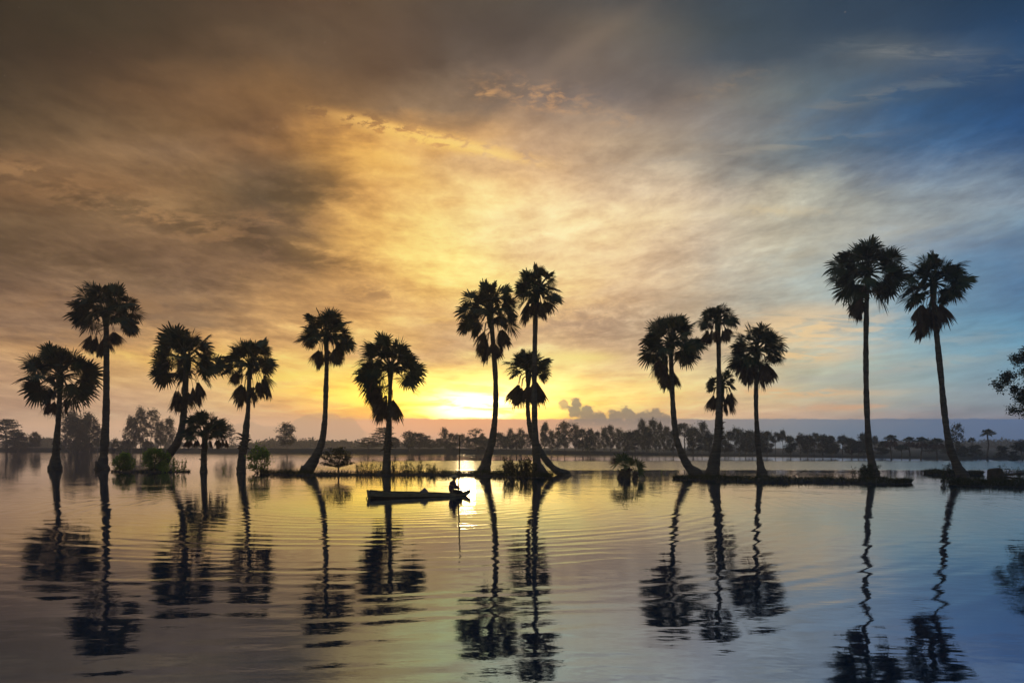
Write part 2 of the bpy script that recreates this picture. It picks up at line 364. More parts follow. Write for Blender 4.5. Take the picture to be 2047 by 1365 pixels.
def tree_meshes(kind, seed):
    """trunk and crown meshes of a tree about 8 m tall, foot at the origin, about 4 m wide"""
    rng = random.Random(seed); tr, cr = MB(), MB(); H = 8.0
    if kind == 'slender':                       # eucalyptus-like: bare stem, hanging tufts with sky between them
        limb(tr, Vector((0, 0, -.5)), Vector((rng.uniform(-.3, .3), 0, H * .94)), .11, .03, rng, .03, 8, 6)
        n = 27
        for i in range(n):
            f = .18 + .80 * (i + .5) / n; z = H * f
            prof = (math.sin(math.pi * min(1, (f - .08) / .94)) ** .6) * 1.75
            az = i * 2.4 + rng.uniform(-.5, .5); r = prof * rng.uniform(.3, 1.0)
            c = Vector((math.cos(az) * r, math.sin(az) * r, z))
            limb(tr, Vector((0, 0, z - r * .7)), c, .035, .012, rng, .06, 3, 4)
            clump(cr, c, rng.uniform(.5, .85), 110, .38, .16, rng, .5, 1.1)
        clump(cr, Vector((0, 0, H * .95)), .6, 60, .34, .13, rng, .5)
    elif kind == 'dense':                       # full crown almost to the ground, bumpy top
        limb(tr, Vector((0, 0, -.5)), Vector((0, 0, H * .8)), .16, .05, rng, .03, 6, 6)
        for i in range(46):
            f = rng.random(); z = H * (.16 + .8 * f)
            prof = 1.9 * (1 - max(0, f - .45) ** 1.6 * 2.0) * (.75 + .25 * min(1, f * 4)); az = rng.uniform(0, 6.28); r = max(.1, prof) * math.sqrt(rng.random())
            c = Vector((math.cos(az) * r, math.sin(az) * r, z))
            if i % 4 == 0: limb(tr, Vector((0, 0, z * .7)), c, .05, .015, rng, .06, 3, 4)
            clump(cr, c, rng.uniform(.6, 1.0), 85, .4, .2, rng, .35)
    elif kind == 'round':                       # umbrella head on a clear stem
        top = Vector((rng.uniform(-.3, .3), 0, H * .6))
        limb(tr, Vector((0, 0, -.5)), top, .15, .09, rng, .04, 6, 6)
        for i in range(40):
            az = rng.uniform(0, 6.28); el = math.asin(rng.uniform(-.55, 1)); r = rng.uniform(.55, 1)
            c = Vector((math.cos(az) * math.cos(el) * 1.8 * r, math.sin(az) * math.cos(el) * 1.8 * r, H * .70 + math.sin(el) * 2.1 * r))
            if i % 3 == 0: limb(tr, top - Vector((0, 0, .8)), c, .06, .015, rng, .06, 4, 4)
            clump(cr, c, rng.uniform(.45, .8), 62, .34, .16, rng, .3)
    elif kind == 'layered':                     # open tiers of near-horizontal branches
        limb(tr, Vector((0, 0, -.5)), Vector((rng.uniform(-.4, .4), 0, H * .9)), .16, .03, rng, .04, 7, 6)
        for i in range(26):
            f = .12 + .83 * (i + .5) / 26; z = H * f; az = i * 2.4 + rng.uniform(-.4, .4)
            r = 2.3 * (1.08 - f) ** .45 * rng.uniform(.5, 1.0)
            c = Vector((math.cos(az) * r, math.sin(az) * r, z + .12 * r))
            limb(tr, Vector((0, 0, z - .25 * r)), c, .045, .012, rng, .05, 4, 4)
            for t in (.55, .8, 1.0):
                clump(cr, Vector((0, 0, z - .25 * r)).lerp(c, t), .62, 44, .3, .13, rng, .1, .45)
    elif kind == 'sparse':                      # thin crown one sees through
        limb(tr, Vector((0, 0, -.5)), Vector((rng.uniform(-.2, .2), 0, H * .95)), .10, .03, rng, .03, 8, 6)
        for i in range(17):
            f = .36 + .6 * (i + .5) / 17; z = H * f; az = i * 2.4; r = 1.5 * math.sin(math.pi * min(1, (f - .2) / .85)) * rng.uniform(.5, 1.1)
            c = Vector((math.cos(az) * r, math.sin(az) * r, z))
            limb(tr, Vector((0, 0, z - .6)), c, .035, .012, rng, .06, 3, 4)
            clump(cr, c, rng.uniform(.42, .75), 80, .34, .16, rng, .3)
    elif kind == 'scrub':                       # low bush along a bank
        for i in range(5):
            limb(tr, Vector((rng.uniform(-.3, .3), 0, -.4)), Vector((rng.uniform(-1.5, 1.5), rng.uniform(-1, 1), H * .6)), .07, .02, rng, .05, 4, 4)
        for i in range(36):
            az = rng.uniform(0, 6.28); f = rng.random(); r = 2.1 * math.sqrt(rng.random()) * (1 - .5 * f)
            clump(cr, Vector((math.cos(az) * r, math.sin(az) * r, H * (.05 + .85 * f))), rng.uniform(.6, 1.0), 52, .5, .26, rng, .1)
    return tr.mesh('tree_trunk', M['palebark' if kind in ('slender', 'sparse') else 'bark'], True), cr.mesh('tree_crown', M['fol_d' if kind in ('dense', 'round', 'scrub') else 'fol_m'])

def bank_py(px):
    P = [(-400, 901), (0, 902.5), (300, 904), (600, 906), (850, 906.5), (1000, 907), (1200, 908.5), (1400, 911), (1600, 912.5), (1760, 914.5), (1900, 916), (2047, 917), (2500, 920)]
    for (a, b), (c, d) in zip(P, P[1:]):
        if px <= c: return b + (d - b) * max(0, (px - a)) / (c - a)
    return P[-1][1]
def bank_D(px): return depth(bank_py(px))

PROTO = {}
def proto(kind, var):
    if (kind, var) not in PROTO: PROTO[(kind, var)] = tree_meshes(kind, hash((len(kind), var)) % 1000 + var * 31 + len(kind) * 7)
    return PROTO[(kind, var)]
def far_tree(px, top, w, kind, var, dd, label, group='trees along the far bank', name=None, seed=0):
    D = bank_D(px) + dd
    gz = ground_z(px, D)
    base = W(px, HY, D); base.z = gz - .05
    h = CAMZ - (top - HY) / F * D - gz; wid = w * D / F
    sx = wid / {'slender': 3.2, 'dense': 3.7, 'round': 3.9, 'layered': 4.5, 'sparse': 3.3, 'scrub': 4.5}[kind]
    t = thing(name or {'slender': 'slender_tree', 'dense': 'leafy_tree', 'round': 'round_tree', 'layered': 'spreading_tree', 'sparse': 'thin_tree', 'scrub': 'bank_shrub'}[kind],
              base, label, 'shrub' if kind == 'scrub' else 'tree', group, random.Random(px * 7 + seed).uniform(0, 6.28), (sx, sx, h / 8.15))
    a, b = proto(kind, var)
    link('trunk', a, t); link('crown', b, t)
    return t

ORD = ['first', 'second', 'third', 'fourth', 'fifth', 'sixth', 'seventh', 'eighth', 'ninth', 'tenth', 'eleventh', 'twelfth', 'thirteenth', 'fourteenth', 'fifteenth', 'sixteenth', 'seventeenth', 'eighteenth', 'nineteenth', 'twentieth']
def build_far_trees():
    iso = [
        (12, 834, 78, 'layered', 0, 3, 'feathery wide tree at the left edge of the far bank'),
        (36, 864, 42, 'dense', 0, 0, 'low rounded tree in front of the feathery wide tree'),
        (70, 862, 19, 'dense', 1, 2, 'small pointed tree alone between the feathery tree and the shaggy palm'),
        (114, 866, 18, 'scrub', 0, 1, 'low tuft of leaves behind the shaggy palm trunk'),
        (141, 822, 36, 'slender', 0, -9, 'tall grey tree just right of the shaggy palm trunk'),
        (160, 827, 42, 'dense', 2, -10, 'densest broad grey tree between the two left-hand palms'),
        (178, 826, 34, 'slender', 1, -8, 'lacy-topped tree leaning on the dense broad grey tree'),
        (193, 848, 24, 'sparse', 0, -8, 'thin low tree touching the straight palm trunk'),
        (230, 874, 18, 'scrub', 1, -3, 'small rounded shrub right behind the straight palm trunk'),
        (249, 878, 28, 'scrub', 2, -4, 'wide low shrub at the foot of the lacy tree group'),
        (262, 832, 27, 'slender', 1, 0, 'leftmost of the lacy slender trees left of the leaning palm'),
        (281, 815, 22, 'slender', 2, 2, 'narrow lacy tree, second in the group left of the leaning palm'),
        (303, 815, 37, 'sparse', 2, 0, 'tallest and widest lacy tree left of the leaning palm'),
        (296, 878, 28, 'scrub', 3, -3, 'dark shrub under the tallest lacy tree'),
        (321, 842, 20, 'slender', 3, 2, 'low lacy tree squeezed between two taller neighbours'),
        (338, 835, 22, 'slender', 4, 3, 'lacy tree nearest to the leaning palm, on a bare thin stem'),
        (450, 842, 46, 'sparse', 3, 35, 'pale misty tree half hidden behind the short young palm'),
        (573, 846, 34, 'slender', 3, 4, 'lone small tree standing by itself on the bare dyke'),
        (736, 872, 50, 'layered', 1, 2, 'low tree with flat tiers just left of the boat-side thick palm'),
        (766, 851, 60, 'layered', 2, 6, 'big spreading tree right behind the thick upright palm'),
        (790, 872, 20, 'dense', 3, 5, 'small tree peeking out right of the thick upright palm'),
    ]
    for i, (px, top, w, k, v, dd, lab) in enumerate(iso): far_tree(px, top, w, k, v, dd, lab, seed=i)
    row = [(818, 862, 27, 'slender', 0), (838, 864, 40, 'dense', 1), (862, 878, 22, 'slender', 2), (877, 876, 16, 'slender', 1), (888, 855, 17, 'slender', 3), (901, 866, 22, 'dense', 0), (914, 867, 17, 'slender', 4),
           (924, 867, 14, 'slender', 0), (934, 872, 16, 'dense', 2), (951, 855, 31, 'sparse', 1), (953, 872, 34, 'dense', 2), (966, 868, 20, 'dense', 3), (976, 876, 15, 'slender', 1),
           (1000, 863, 26, 'dense', 1), (1012, 868, 20, 'dense', 2), (1021, 857, 16, 'slender', 2), (1032, 867, 28, 'dense', 0), (1041, 857, 18, 'slender', 3), (1053, 866, 20, 'slender', 4),
           (1088, 841, 18, 'dense', 3), (1102, 860, 16, 'slender', 0), (1115, 861, 20, 'slender', 1), (1129, 843, 32, 'slender', 2), (1150, 848, 20, 'slender', 3), (1165, 857, 26, 'dense', 0), (1180, 855, 22, 'dense', 1),
           (1194, 862, 16, 'slender', 4), (1208, 854, 18, 'slender', 0), (1221, 850, 22, 'slender', 1), (1237, 857, 22, 'slender', 3), (1255, 858, 26, 'dense', 2), (1270, 856, 22, 'dense', 3), (1283, 839, 20, 'slender', 2),
           (1293, 850, 22, 'dense', 1), (1304, 838, 22, 'slender', 4), (1318, 845, 18, 'slender', 0), (1331, 852, 20, 'slender', 1),
           (1346, 858, 22, 'dense', 3), (1369, 841, 42, 'round', 0), (1386, 856, 26, 'dense', 1), (1404, 844, 28, 'slender', 3), (1418, 862, 22, 'dense', 2),
           (1441, 857, 22, 'slender', 2), (1456, 862, 20, 'dense', 0), (1468, 852, 17, 'round', 1), (1479, 857, 20, 'slender', 0), (1491, 858, 26, 'dense', 3), (1504, 859, 20, 'dense', 1),
           (1520, 858, 24, 'dense', 2), (1533, 862, 24, 'dense', 0), (1550, 860, 20, 'round', 0), (1565, 857, 16, 'round', 1), (1580, 869, 24, 'dense', 3), (1600, 864, 22, 'round', 2), (1614, 868, 26, 'dense', 1), (1628, 861, 20, 'round', 0),
           (1645, 866, 28, 'dense', 2), (1662, 871, 24, 'dense', 0), (1685, 868, 22, 'round', 1), (1702, 873, 30, 'dense', 3), (1716, 881, 36, 'round', 2), (1727, 864, 22, 'dense', 1), (1749, 867, 12, 'round', 0), (1764, 881, 26, 'dense', 0)]
    marks = [(777, 'the thick upright palm'), (918, 'the boat pole'), (985, 'the flared-foot palm'), (1070, 'the tallest central palm'), (1348, 'the arching islet palm'), (1430, 'the twin-crowned palm'), (1513, 'the slim islet palm'), (1738, 'the tallest black palm')]
    desc = {'slender': 'slender ragged', 'dense': 'full dark', 'sparse': 'lacy', 'round': 'round-headed'}
    cnt = {}
    for i, (px, top, w, k, v) in enumerate(row):
        mk = [t for x, t in marks if x < px][-1]; cnt[mk] = cnt.get(mk, 0) + 1
        tall = 'tall ' if 907 - top > 58 else ('low ' if 907 - top < 36 else '')
        far_tree(px, top, w, k, v, [1, 4, 2, 6, 3][i % 5], '%s%s far-bank tree, %s one rightwards from %s' % (tall, desc[k], ORD[cnt[mk] - 1], mk), 'hazy row of trees on the far bank', seed=i)
    right = [(1803, 887, 24, 'round', 1, 0, 'small round tree between the first two far palms'),
             (1858, 880, 26, 'dense', 2, 40, 'pale misty tree rising between two far palms'),
             (1893, 890, 24, 'dense', 1, 30, 'misty low tree behind the trunk of the left-leaning dark palm'),
             (1912, 844, 26, 'sparse', 2, 8, 'tall thin see-through tree right of the left-leaning dark palm'),
             (1921, 886, 28, 'scrub', 1, 3, 'round dark shrub under the tall see-through tree'),
             (1951, 887, 36, 'scrub', 2, 2, 'broad dark shrub under the tiny far palm head'),
             (2004, 888, 28, 'scrub', 3, 1, 'block-shaped dark shrub right of the tall far palm'),
             (2028, 900, 26, 'scrub', 0, -2, 'lowest shrub at the far right waterline'),
             (2045, 877, 44, 'round', 2, -3, 'round dark tree cut by the right frame edge')]
    for i, (px, top, w, k, v, dd, lab) in enumerate(right): far_tree(px, top, w, k, v, dd, lab, seed=50 + i)
    # small palms on the far bank
    rng = random.Random(77); cr, de, tr = MB(), MB(), MB()
    oc = Vector((0, 0, 6.3)); palm_crown(cr, oc, 1.75, rng, 24, -15, 1, 12, .05)
    for i in range(16): dead_leaf(de, Vector((0, 0, 6.1)), i * 2.4, rng.uniform(.2, 1.1), 1.35, rng, rng.uniform(.5, 1.25), 9)
    tr.tube([Vector((.12 * math.sin(i), 0, -.5 + 6.8 * i / 8)) for i in range(9)], [.3, .24, .2, .18, .17, .16, .15, .15, .15], 8, True, rng, .05)
    mt, mc, md = tr.mesh('far_palm_trunk', M['trunk'], True), cr.mesh('far_palm_crown', M['leaf']), de.mesh('far_palm_skirt', M['dead'])
    for px, top, w, dd, bush, lab in [(1781, 867, 28, 0, 1, 'far-bank palm nearest to the tallest black palm, bushy lower head'), (1818, 871, 24, 2, 1, 'far-bank palm second from the tallest black palm'),
                                (1842, 871, 26, 0, 1, 'far-bank palm with a small tuft above its skirt, third from the black palm'), (1873, 874, 30, 0, 1, 'widest far-bank palm just left of the leaning dark trunk'),
                                (1943, 872, 16, 10, 0, 'tiny far palm head showing above the broad shrub'), (1975, 855, 28, 1, 0, 'tallest far-bank palm standing clear on a thin trunk near the right edge')]:
        D = bank_D(px) + dd; gz = ground_z(px, D); b = W(px, HY, D); b.z = gz - .05
        h = CAMZ - (top - HY) / F * D - gz
        s = w * D / F / 3.3
        t = thing('far_palm', b, lab, 'palm tree', 'small palms on the far bank', px * 1.7, (s, s, h / 7.9))
        link('trunk', mt, t); link('crown', mc, t)
        if bush: link('dead_fronds', md, t)

def bush(name, seed, px, py, x0, x1, top, label, kind, mat, leaf, stems=7, nclump=26, per=60, cat='bush', group='bushes along the flooded strip'):
    rng = random.Random(seed); D = depth(py); m = D / F
    base = W(px, HY, D); base.z = 0
    H = (py - top) * m; A = (x0 - px) * m; B = (x1 - px) * m
    t = thing(name, base, label, cat, group)
    tr, cr = MB(), MB()
    def hx(f): return A + (B - A) * f
    if kind == 'round':
        for i in range(stems): limb(tr, Vector((rng.uniform(-.2, .2), rng.uniform(-.15, .15), -.3)), Vector((hx(rng.random()) * .8, rng.uniform(-.5, .5), H * rng.uniform(.5, .9))), .03, .008, rng, .1, 5, 4)
        for i in range(nclump):
            a = rng.uniform(0, 6.28); q = math.sqrt(rng.random()); z = rng.random()
            wz = math.sin(math.pi * (.12 + .80 * z)) ** .8
            x = math.cos(a) * q * wz; x = x * (B if x > 0 else -A)
            c = Vector((x * .92, math.sin(a) * q * wz * (B - A) * .4, H * (.05 + .88 * z)))
            clump(cr, c, (B - A) * .13, per, leaf, leaf * .5, rng, .0)
    elif kind == 'acacia':                     # spreading thorny shrub on a single stem
        fork = Vector((0, 0, H * .32))
        limb(tr, Vector((.05, 0, -.4)), fork, .07, .05, rng, .05, 4, 6)
        for i in range(stems):
            f = (i + .5) / stems; tip = Vector((hx(f) * .96, rng.uniform(-.9, .9), H * (.55 + .42 * math.sin(math.pi * f) * rng.uniform(.7, 1.05))))
            if i % 3 == 0: tip.z = H * rng.uniform(.3, .55)
            limb(tr, fork, tip, .035, .008, rng, .08, 5, 4)
            for q in (.5, .7, .85, 1.0):
                c = fork.lerp(tip, q); clump(cr, c + Vector((0, 0, .04)), (B - A) * .10, per, leaf, leaf * .45, rng, -.0, .35)
    elif kind == 'weed':                       # loose upright stalks with leaves
        for i in range(stems):
            f = rng.random(); foot = Vector((hx(f) * .7, rng.uniform(-.25, .25), -.15)); tip = Vector((hx(f) + rng.uniform(-.12, .12), foot.y + rng.uniform(-.2, .2), H * rng.uniform(.45, 1.0)))
            limb(tr, foot, tip, .013, .005, rng, .07, 5, 4)
            for k in range(per):
                q = rng.uniform(.3, 1.05); c = foot.lerp(tip, q) + Vector((rng.gauss(0, .05), rng.gauss(0, .05), rng.gauss(0, .04)))
                leafquad(cr, c, leaf * rng.uniform(.6, 1.2), leaf * .3, rng, -.15)
    tr.build('stems', M['bark'], t); cr.build('foliage', mat, t)
    return t

def build_bushes():
    bush('green_bush', 1, 246, 942, 226, 270, 906, 'bright green rounded bush nearest to the tall straight left palm', 'round', M['bush'], .15, 9, 44, 60)
    bush('green_bush', 2, 310, 942, 284, 338, 896, 'largest bright green bush at the foot of the leaning palm', 'round', M['bush'], .15, 9, 56, 60)
    bush('leafy_weed', 3, 356, 945, 338, 374, 911, 'thin straggly green weed right of the largest green bush', 'weed', M['bush'], .17, 14, 0, 34)
    bush('leafy_weed', 4, 332, 944, 322, 348, 926, 'low straggly weed between the largest bush and the thin weed', 'weed', M['bush'], .16, 10, 0, 24)
    bush('green_bush', 5, 518, 945, 492, 543, 889, 'round-leaved green bush on thin stems beside the spiky-trunked palm', 'round', M['bush'], .18, 12, 46, 34)
    bush('thorny_shrub', 6, 676, 951, 638, 710, 894, 'flat-topped thorny shrub standing right of the bowed palm', 'acacia', M['shrub'], .11, 22, 0, 34)
    bush('leafy_bush', 7, 1046, 954, 1002, 1072, 914, 'loose leafy bush left of the tallest central palm foot', 'weed', M['shrub'], .2, 46, 0, 44)
    bush('leafy_weed', 8, 793, 948, 778, 812, 913, 'tall leafy weed right beside the thick upright palm foot', 'weed', M['shrub'], .16, 12, 0, 26)
    bush('leafy_weed', 9, 832, 948, 812, 850, 916, 'group of tall thin stalks midway along the grassy strip', 'weed', M['shrub'], .14, 20, 0, 20)
    bush('leafy_weed', 10, 866, 948, 852, 880, 926, 'lower dark stalks between the tall stalks and the boat pole', 'weed', M['shrub'], .15, 18, 0, 24)
    bush('leafy_weed', 11, 725, 948, 705, 765, 924, 'low tangled weeds between the thorny shrub and the thick palm', 'weed', M['shrub'], .13, 30, 0, 18)
    bush('leafy_weed', 12, 1000, 950, 990, 1010, 928, 'short weed hugging the right side of the flared palm foot', 'weed', M['shrub'], .13, 10, 0, 18)
    bush('leafy_weed', 13, 501, 942, 496, 506, 930, 'tiny water weed tuft between the spiky palm and the young palm', 'weed', M['bush'], .12, 6, 0, 14).location.x -= 2.2
    bush('leafy_weed', 14, 1736, 954, 1722, 1752, 928, 'rounded leafy weed at the foot of the tallest black palm', 'weed', M['shrub'], .18, 24, 0, 40)
    bush('leafy_weed', 15, 1712, 955, 1700, 1722, 935, 'spiky weed left of the tallest black palm foot', 'weed', M['shrub'], .16, 10, 0, 14)
    bush('leafy_weed', 16, 1662, 955, 1652, 1675, 934, 'thin dry stalks standing midway on the islet edge', 'weed', M['shrub'], .10, 7, 0, 8)
    bush('leafy_weed', 17, 1897, 950, 1884, 1912, 924, 'leafy weed behind the foot of the left-leaning dark palm', 'weed', M['shrub'], .17, 12, 0, 24)
    bush('leafy_weed', 18, 1894, 968, 1880, 1912, 948, 'weed hanging over the water at the right islet tip', 'weed', M['shrub'], .15, 14, 0, 18)
    bush('leafy_weed', 19, 2003, 953, 1992, 2016, 926, 'upright weed just right of the broken stump', 'weed', M['shrub'], .15, 12, 0, 20)
    bush('leafy_weed', 20, 2026, 953, 2012, 2046, 934, 'drooping weed near the right frame edge', 'weed', M['shrub'], .15, 12, 0, 20)
    bush('leafy_weed', 21, 1325, 946, 1322, 1329, 938, 'tiny green tuft alone in the water before the arching palm', 'weed', M['bush'], .09, 4, 0, 10)
    # dry branch lying on the islet
    D = depth(951); mb = MB(); rng = random.Random(5); b = W(1590, HY, D); b.z = 0
    P = lambda x, y: W(x, y, D) - b
    limb(mb, P(1584, 952), P(1612, 938), .035, .015, rng, .04); limb(mb, P(1600, 944), P(1597, 936), .015, .006, rng, .04)
    o = mb.build('dry_branch', M['bark']); o.location = b; tag(o, 'bare dry branch lying on the grassy islet, right of the slim palm', 'branch')
    mb = MB(); limb(mb, P(1545, 952), P(1538, 936), .014, .005, rng, .04); limb(mb, P(1545, 952), P(1553, 939), .014, .005, rng, .04)
    o = mb.build('dry_twig', M['bark']); o.location = b; tag(o, 'small forked dry twig standing just right of the slim palm foot', 'twig')
    # stick in open water
    D = depth(997); mb = MB(); b = W(419, HY, D); b.z = 0
    mb.tube([Vector((0, 0, -.3)), Vector((0, 0, .12)), Vector((.015, 0, .31))], [.018, .016, .008], 6, True, rng, .1)
    o = mb.build('stick', M['bark']); o.location = b; tag(o, 'short bare stick poking out of open water below the young palm', 'stick')
    # broken stump at the right
    D = depth(957); m = D / F; b = W(1990, HY, D); b.z = .12; t = thing('tree_stump', b, 'dark slanting broken stump on the right islet', 'tree stump')
    mb = MB(); pts = [Vector((.30 * math.sin(i * .12) - .32 * i / 7, 0, -.2 + .72 * i / 7)) for i in range(8)]
    mb.tube(pts, [.48, .44, .42, .40, .39, .38, .36, .30], 12, True, rng, .07); mb.build('trunk', M['stub'], t)
    mb = MB(); limb(mb, Vector((.3, .1, .12)), Vector((1.9, .2, .22)), .10, .06, rng, .03, 6, 8); limb(mb, Vector((.5, 0, .0)), Vector((1.3, -.3, -.05)), .09, .03, rng, .05, 5, 6); mb.build('root', M['stub'], t)

def right_tree():
    rng = random.Random(12); D = depth(961); m = D / F
    base = W(2125, HY, D); base.z = 0
    t = thing('broad_tree', base, 'near leafy tree reaching in with dark boughs from the right frame edge', 'tree')
    tr, cr = MB(), MB()
    P = lambda x, y, d=0: W(x, y, D) - base + Vector((0, d, 0))
    fork = P(2122, 800)
    limb(tr, P(2128, 975), fork, .30, .22, rng, .03, 7, 9); limb(tr, fork, P(2112, 650), .2, .05, rng, .04, 6, 7)
    tips = [(2004, 768, 0), (2022, 752, .3), (2038, 800, -.3), (2040, 822, .2), (2038, 716, .3), (2052, 706, -.2), (2060, 790, .5), (2070, 740, -.6), (2085, 690, .2), (2110, 660, 0), (2150, 650, .4), (2190, 690, -.3), (2220, 740, .3), (2210, 800, 0), (2160, 760, 1), (2110, 740, -1), (2080, 800, .6), (2062, 760, -.7), (2100, 770, 1.2)]
    for (x, y, d) in tips:
        p = P(x, y, d); a = fork.lerp(P(2112, 650), rng.uniform(0, .7))
        limb(tr, a, p, .06, .012, rng, .06, 6, 5)
        for q in (.62, .8, .95, 1.0):
            for k in range(3):
                c = a.lerp(p, q) + Vector((rng.gauss(0, .14), rng.gauss(0, .3), rng.gauss(0, .10)))
                clump(cr, c, .27, 90, .13, .06, rng, .15)
    tr.build('trunk', M['bark'], t, True); cr.build('crown', M['fol_d'], t)

# ------------------------------------------------------------------ ground, water, islets, haze
def dyke_h(px):
    return 1.22 if px < 900 else max(.28, 1.22 - (px - 900) / 560 * .95)
def ground_z(px, D):
    s = D - bank_D(px); h = dyke_h(px)
    if s < 0: return max(-1.5, .18 * s)
    if s < 3: return h * (1 - (1 - s / 3) ** 2)
    if s < 9: return h
    if s < 30: return h + (.35 - h) * (s - 9) / 21
    return .35
def build_setting():
    rng = random.Random(3)
    mb = MB(); n = 300; rows = []
    S = [-1e9, -60, -25, -8, -3, -1, 0, .5, 1, 1.7, 2.5, 3.2, 5, 7, 9, 14, 22, 32, 60, 120, 200, 'end']
    from mathutils import noise as NZ
    for i in range(n):
        a = 2 * math.pi * i / n; dx, dy = math.sin(a), math.cos(a)
        if dy > .5: px = CX + F * dx / dy; Db = bank_D(px); rb = Db / dy
        else:
            px = -1500 if dx < 0 else 3500; rb = bank_D(-400 if dx < 0 else 2500) / .75
            rb = min(rb, 330) if dx < 0 else max(110, min(rb, 330))
        row = []
        for s in S:
            if s == -1e9: r = rb * .3
            elif s == 'end': r = 478
            else: r = rb + s if s > -60 else rb * .75
            r = min(r, 478)
            if s == -1e9 or s == -60: z = -1.5
            elif s == 'end': z = .35
            else: z = ground_z(px if dy > .5 else (-400 if dx < 0 else 2500), bank_D(px if dy > .5 else (-400 if dx < 0 else 2500)) + s)
            p = Vector((dx * r, dy * r, z))
            if z > .05: p.z += NZ.noise(Vector((p.x * .35, p.y * .35, 0))) * .10 + NZ.noise(Vector((p.x * 1.3, p.y * 1.3, 5))) * .05
            row.append(mb.vert(p))
        rows.append(row)
    c = mb.vert((0, 0, -1.5))
    for i in range(n):
        a, b = rows[i], rows[(i + 1) % n]
        mb.f.append((c, b[0], a[0]))
        for k in range(len(S) - 1): mb.f.append((a[k], b[k], b[k + 1], a[k + 1]))
    tag(mb.build('ground', M['ground'], None, True), kind='structure', label='low earth dyke and fields round the flooded land')
    # water
    m = bpy.data.materials.new('water'); m.use_nodes = True; nt = m.node_tree; b = nt.nodes['Principled BSDF']
    b.inputs['Base Color'].default_value = (.016, .03, .052, 1); b.inputs['IOR'].default_value = 1.5; b.inputs['Specular Tint'].default_value = (.85, .85, 1, 1)
    g = nt.nodes.new('ShaderNodeNewGeometry'); x, y, z = SEP(nt, Sock(nt, g.outputs['Position']))
    bx, by = -4.2, 26.0                                             # rings spread from the boat
    rx, ry = x - bx, y - by
    rad = MA(nt, 'SQRT', rx * rx + ry * ry)
    pos = XYZ(nt, x, y, 0.0)
    w1 = NOISE(nt, pos, .22, 2, .5); w2 = NOISE(nt, pos, .7, 3, .55)
    ph = rad * 9.2 + w1 * 13.0 + w2 * 4.5
    ring = MA(nt, 'SINE', ph) + MA(nt, 'SINE', rad * 15.3 + w1 * 14.0) * .35
    amp = MR(nt, NOISE(nt, XYZ(nt, x * .25, y * .5, 3.0), 1.0, 2, .5), .34, .66, .10, 1.25)
    near = MR(nt, rad, 1.0, 9.0, .12, 1.0)
    fade = MR(nt, y, 30.0, 46.0, 1.0, .12)
    h = ring * amp * near * fade * .0015
    chop = NOISE(nt, XYZ(nt, x * .8, y * 1.5, 0.0), 1.1, 3, .5)
    fine = NOISE(nt, XYZ(nt, x * 1.0, y * 2.2, 7.0), 4.5, 3, .6)
    h = h + chop * .0066 * MR(nt, y, 14.0, 40.0, 1.0, .45) + fine * .0013 * amp
    band = MR(nt, y, 57.0, 62.0) * MR(nt, y + NOISE(nt, pos, .03, 2) * 10.0, 94.0, 100.0, 1.0, 0.0) * MR(nt, x, -24.0, -6.0)
    rip = NOISE(nt, XYZ(nt, x * .5, y * 1.2, 0.0), 1.3, 3, .6)
    h = h + rip * band * .075
    bn = nt.nodes.new('ShaderNodeBump'); bn.inputs['Strength'].default_value = 1.0; bn.inputs['Distance'].default_value = 1.0
    nt.links.new(h.so, bn.inputs['Height']); nt.links.new(bn.outputs[0], b.inputs['Normal'])
    gl = nt.nodes.new('ShaderNodeBsdfGlossy'); gl.inputs['Color'].default_value = (.34, .545, 1, 1)
    nt.links.new(bn.outputs[0], gl.inputs['Normal'])
    dt = nt.nodes.new('ShaderNodeVectorMath'); dt.operation = 'DOT_PRODUCT'
    nt.links.new(g.outputs['Incoming'], dt.inputs[0]); nt.links.new(g.outputs['True Normal'], dt.inputs[1])
    ms = nt.nodes.new('ShaderNodeMixShader'); nt.links.new(MR(nt, Sock(nt, dt.outputs['Value']), .05, .32, .03, .52).so, ms.inputs[0])
    nt.links.new(b.outputs[0], ms.inputs[1]); nt.links.new(gl.outputs[0], ms.inputs[2])
    nt.links.new(ms.outputs[0], nt.nodes['Material Output'].inputs['Surface'])
    rg = band * .18 + .028 + MR(nt, y, 100.0, 130.0, 0.0, .05)
    nt.links.new(rg.so, b.inputs['Roughness']); nt.links.new(rg.so, gl.inputs['Roughness'])
    mb = MB(); k = 96; ring_i = [mb.vert((math.sin(2 * math.pi * i / k) * 335, math.cos(2 * math.pi * i / k) * 335, 0)) for i in range(k)]
    mb.f.append(tuple(reversed(ring_i)))
    tag(mb.build('water', m), kind='structure', label='calm flood water mirroring the sunrise sky')
    # islets: low mounds along px
    def islet(name, pts, seed, label):
        """pts: (px, py of the front waterline, height in px, depth in m)"""
        rg_ = random.Random(seed); mb = MB(); prof = [(-.5, -.5), (-.46, .0), (-.30, .55), (-.1, .95), (.1, 1), (.3, .6), (.46, 0), (.5, -.5)]; rows = []
        cur = catmull(pts, 70); top = []
        for i, (px, py, h, dp) in enumerate(cur):
            D = depth(py); f = i / 69; e = min(1, min(f, 1 - f) * 9 + .06)
            row = []; hh = h * .46 * D / F * e * rg_.uniform(.8, 1.2) * (1 + .4 * math.sin(px * .11 + seed) * math.sin(px * .047))
            for (a, zz) in prof:
                p = W(px, HY, D + (a + .5) * dp * (.3 + .7 * e)); p.z = hh * zz if zz >= 0 else -.5
                p.x += rg_.uniform(-.05, .05); p.y += rg_.uniform(-.06, .06); row.append(mb.vert(p))
            rows.append(row); top.append((px, D, hh, dp * (.3 + .7 * e)))
        for a, b in zip(rows, rows[1:]):
            for k in range(len(prof) - 1): mb.f.append((a[k], b[k], b[k + 1], a[k + 1]))
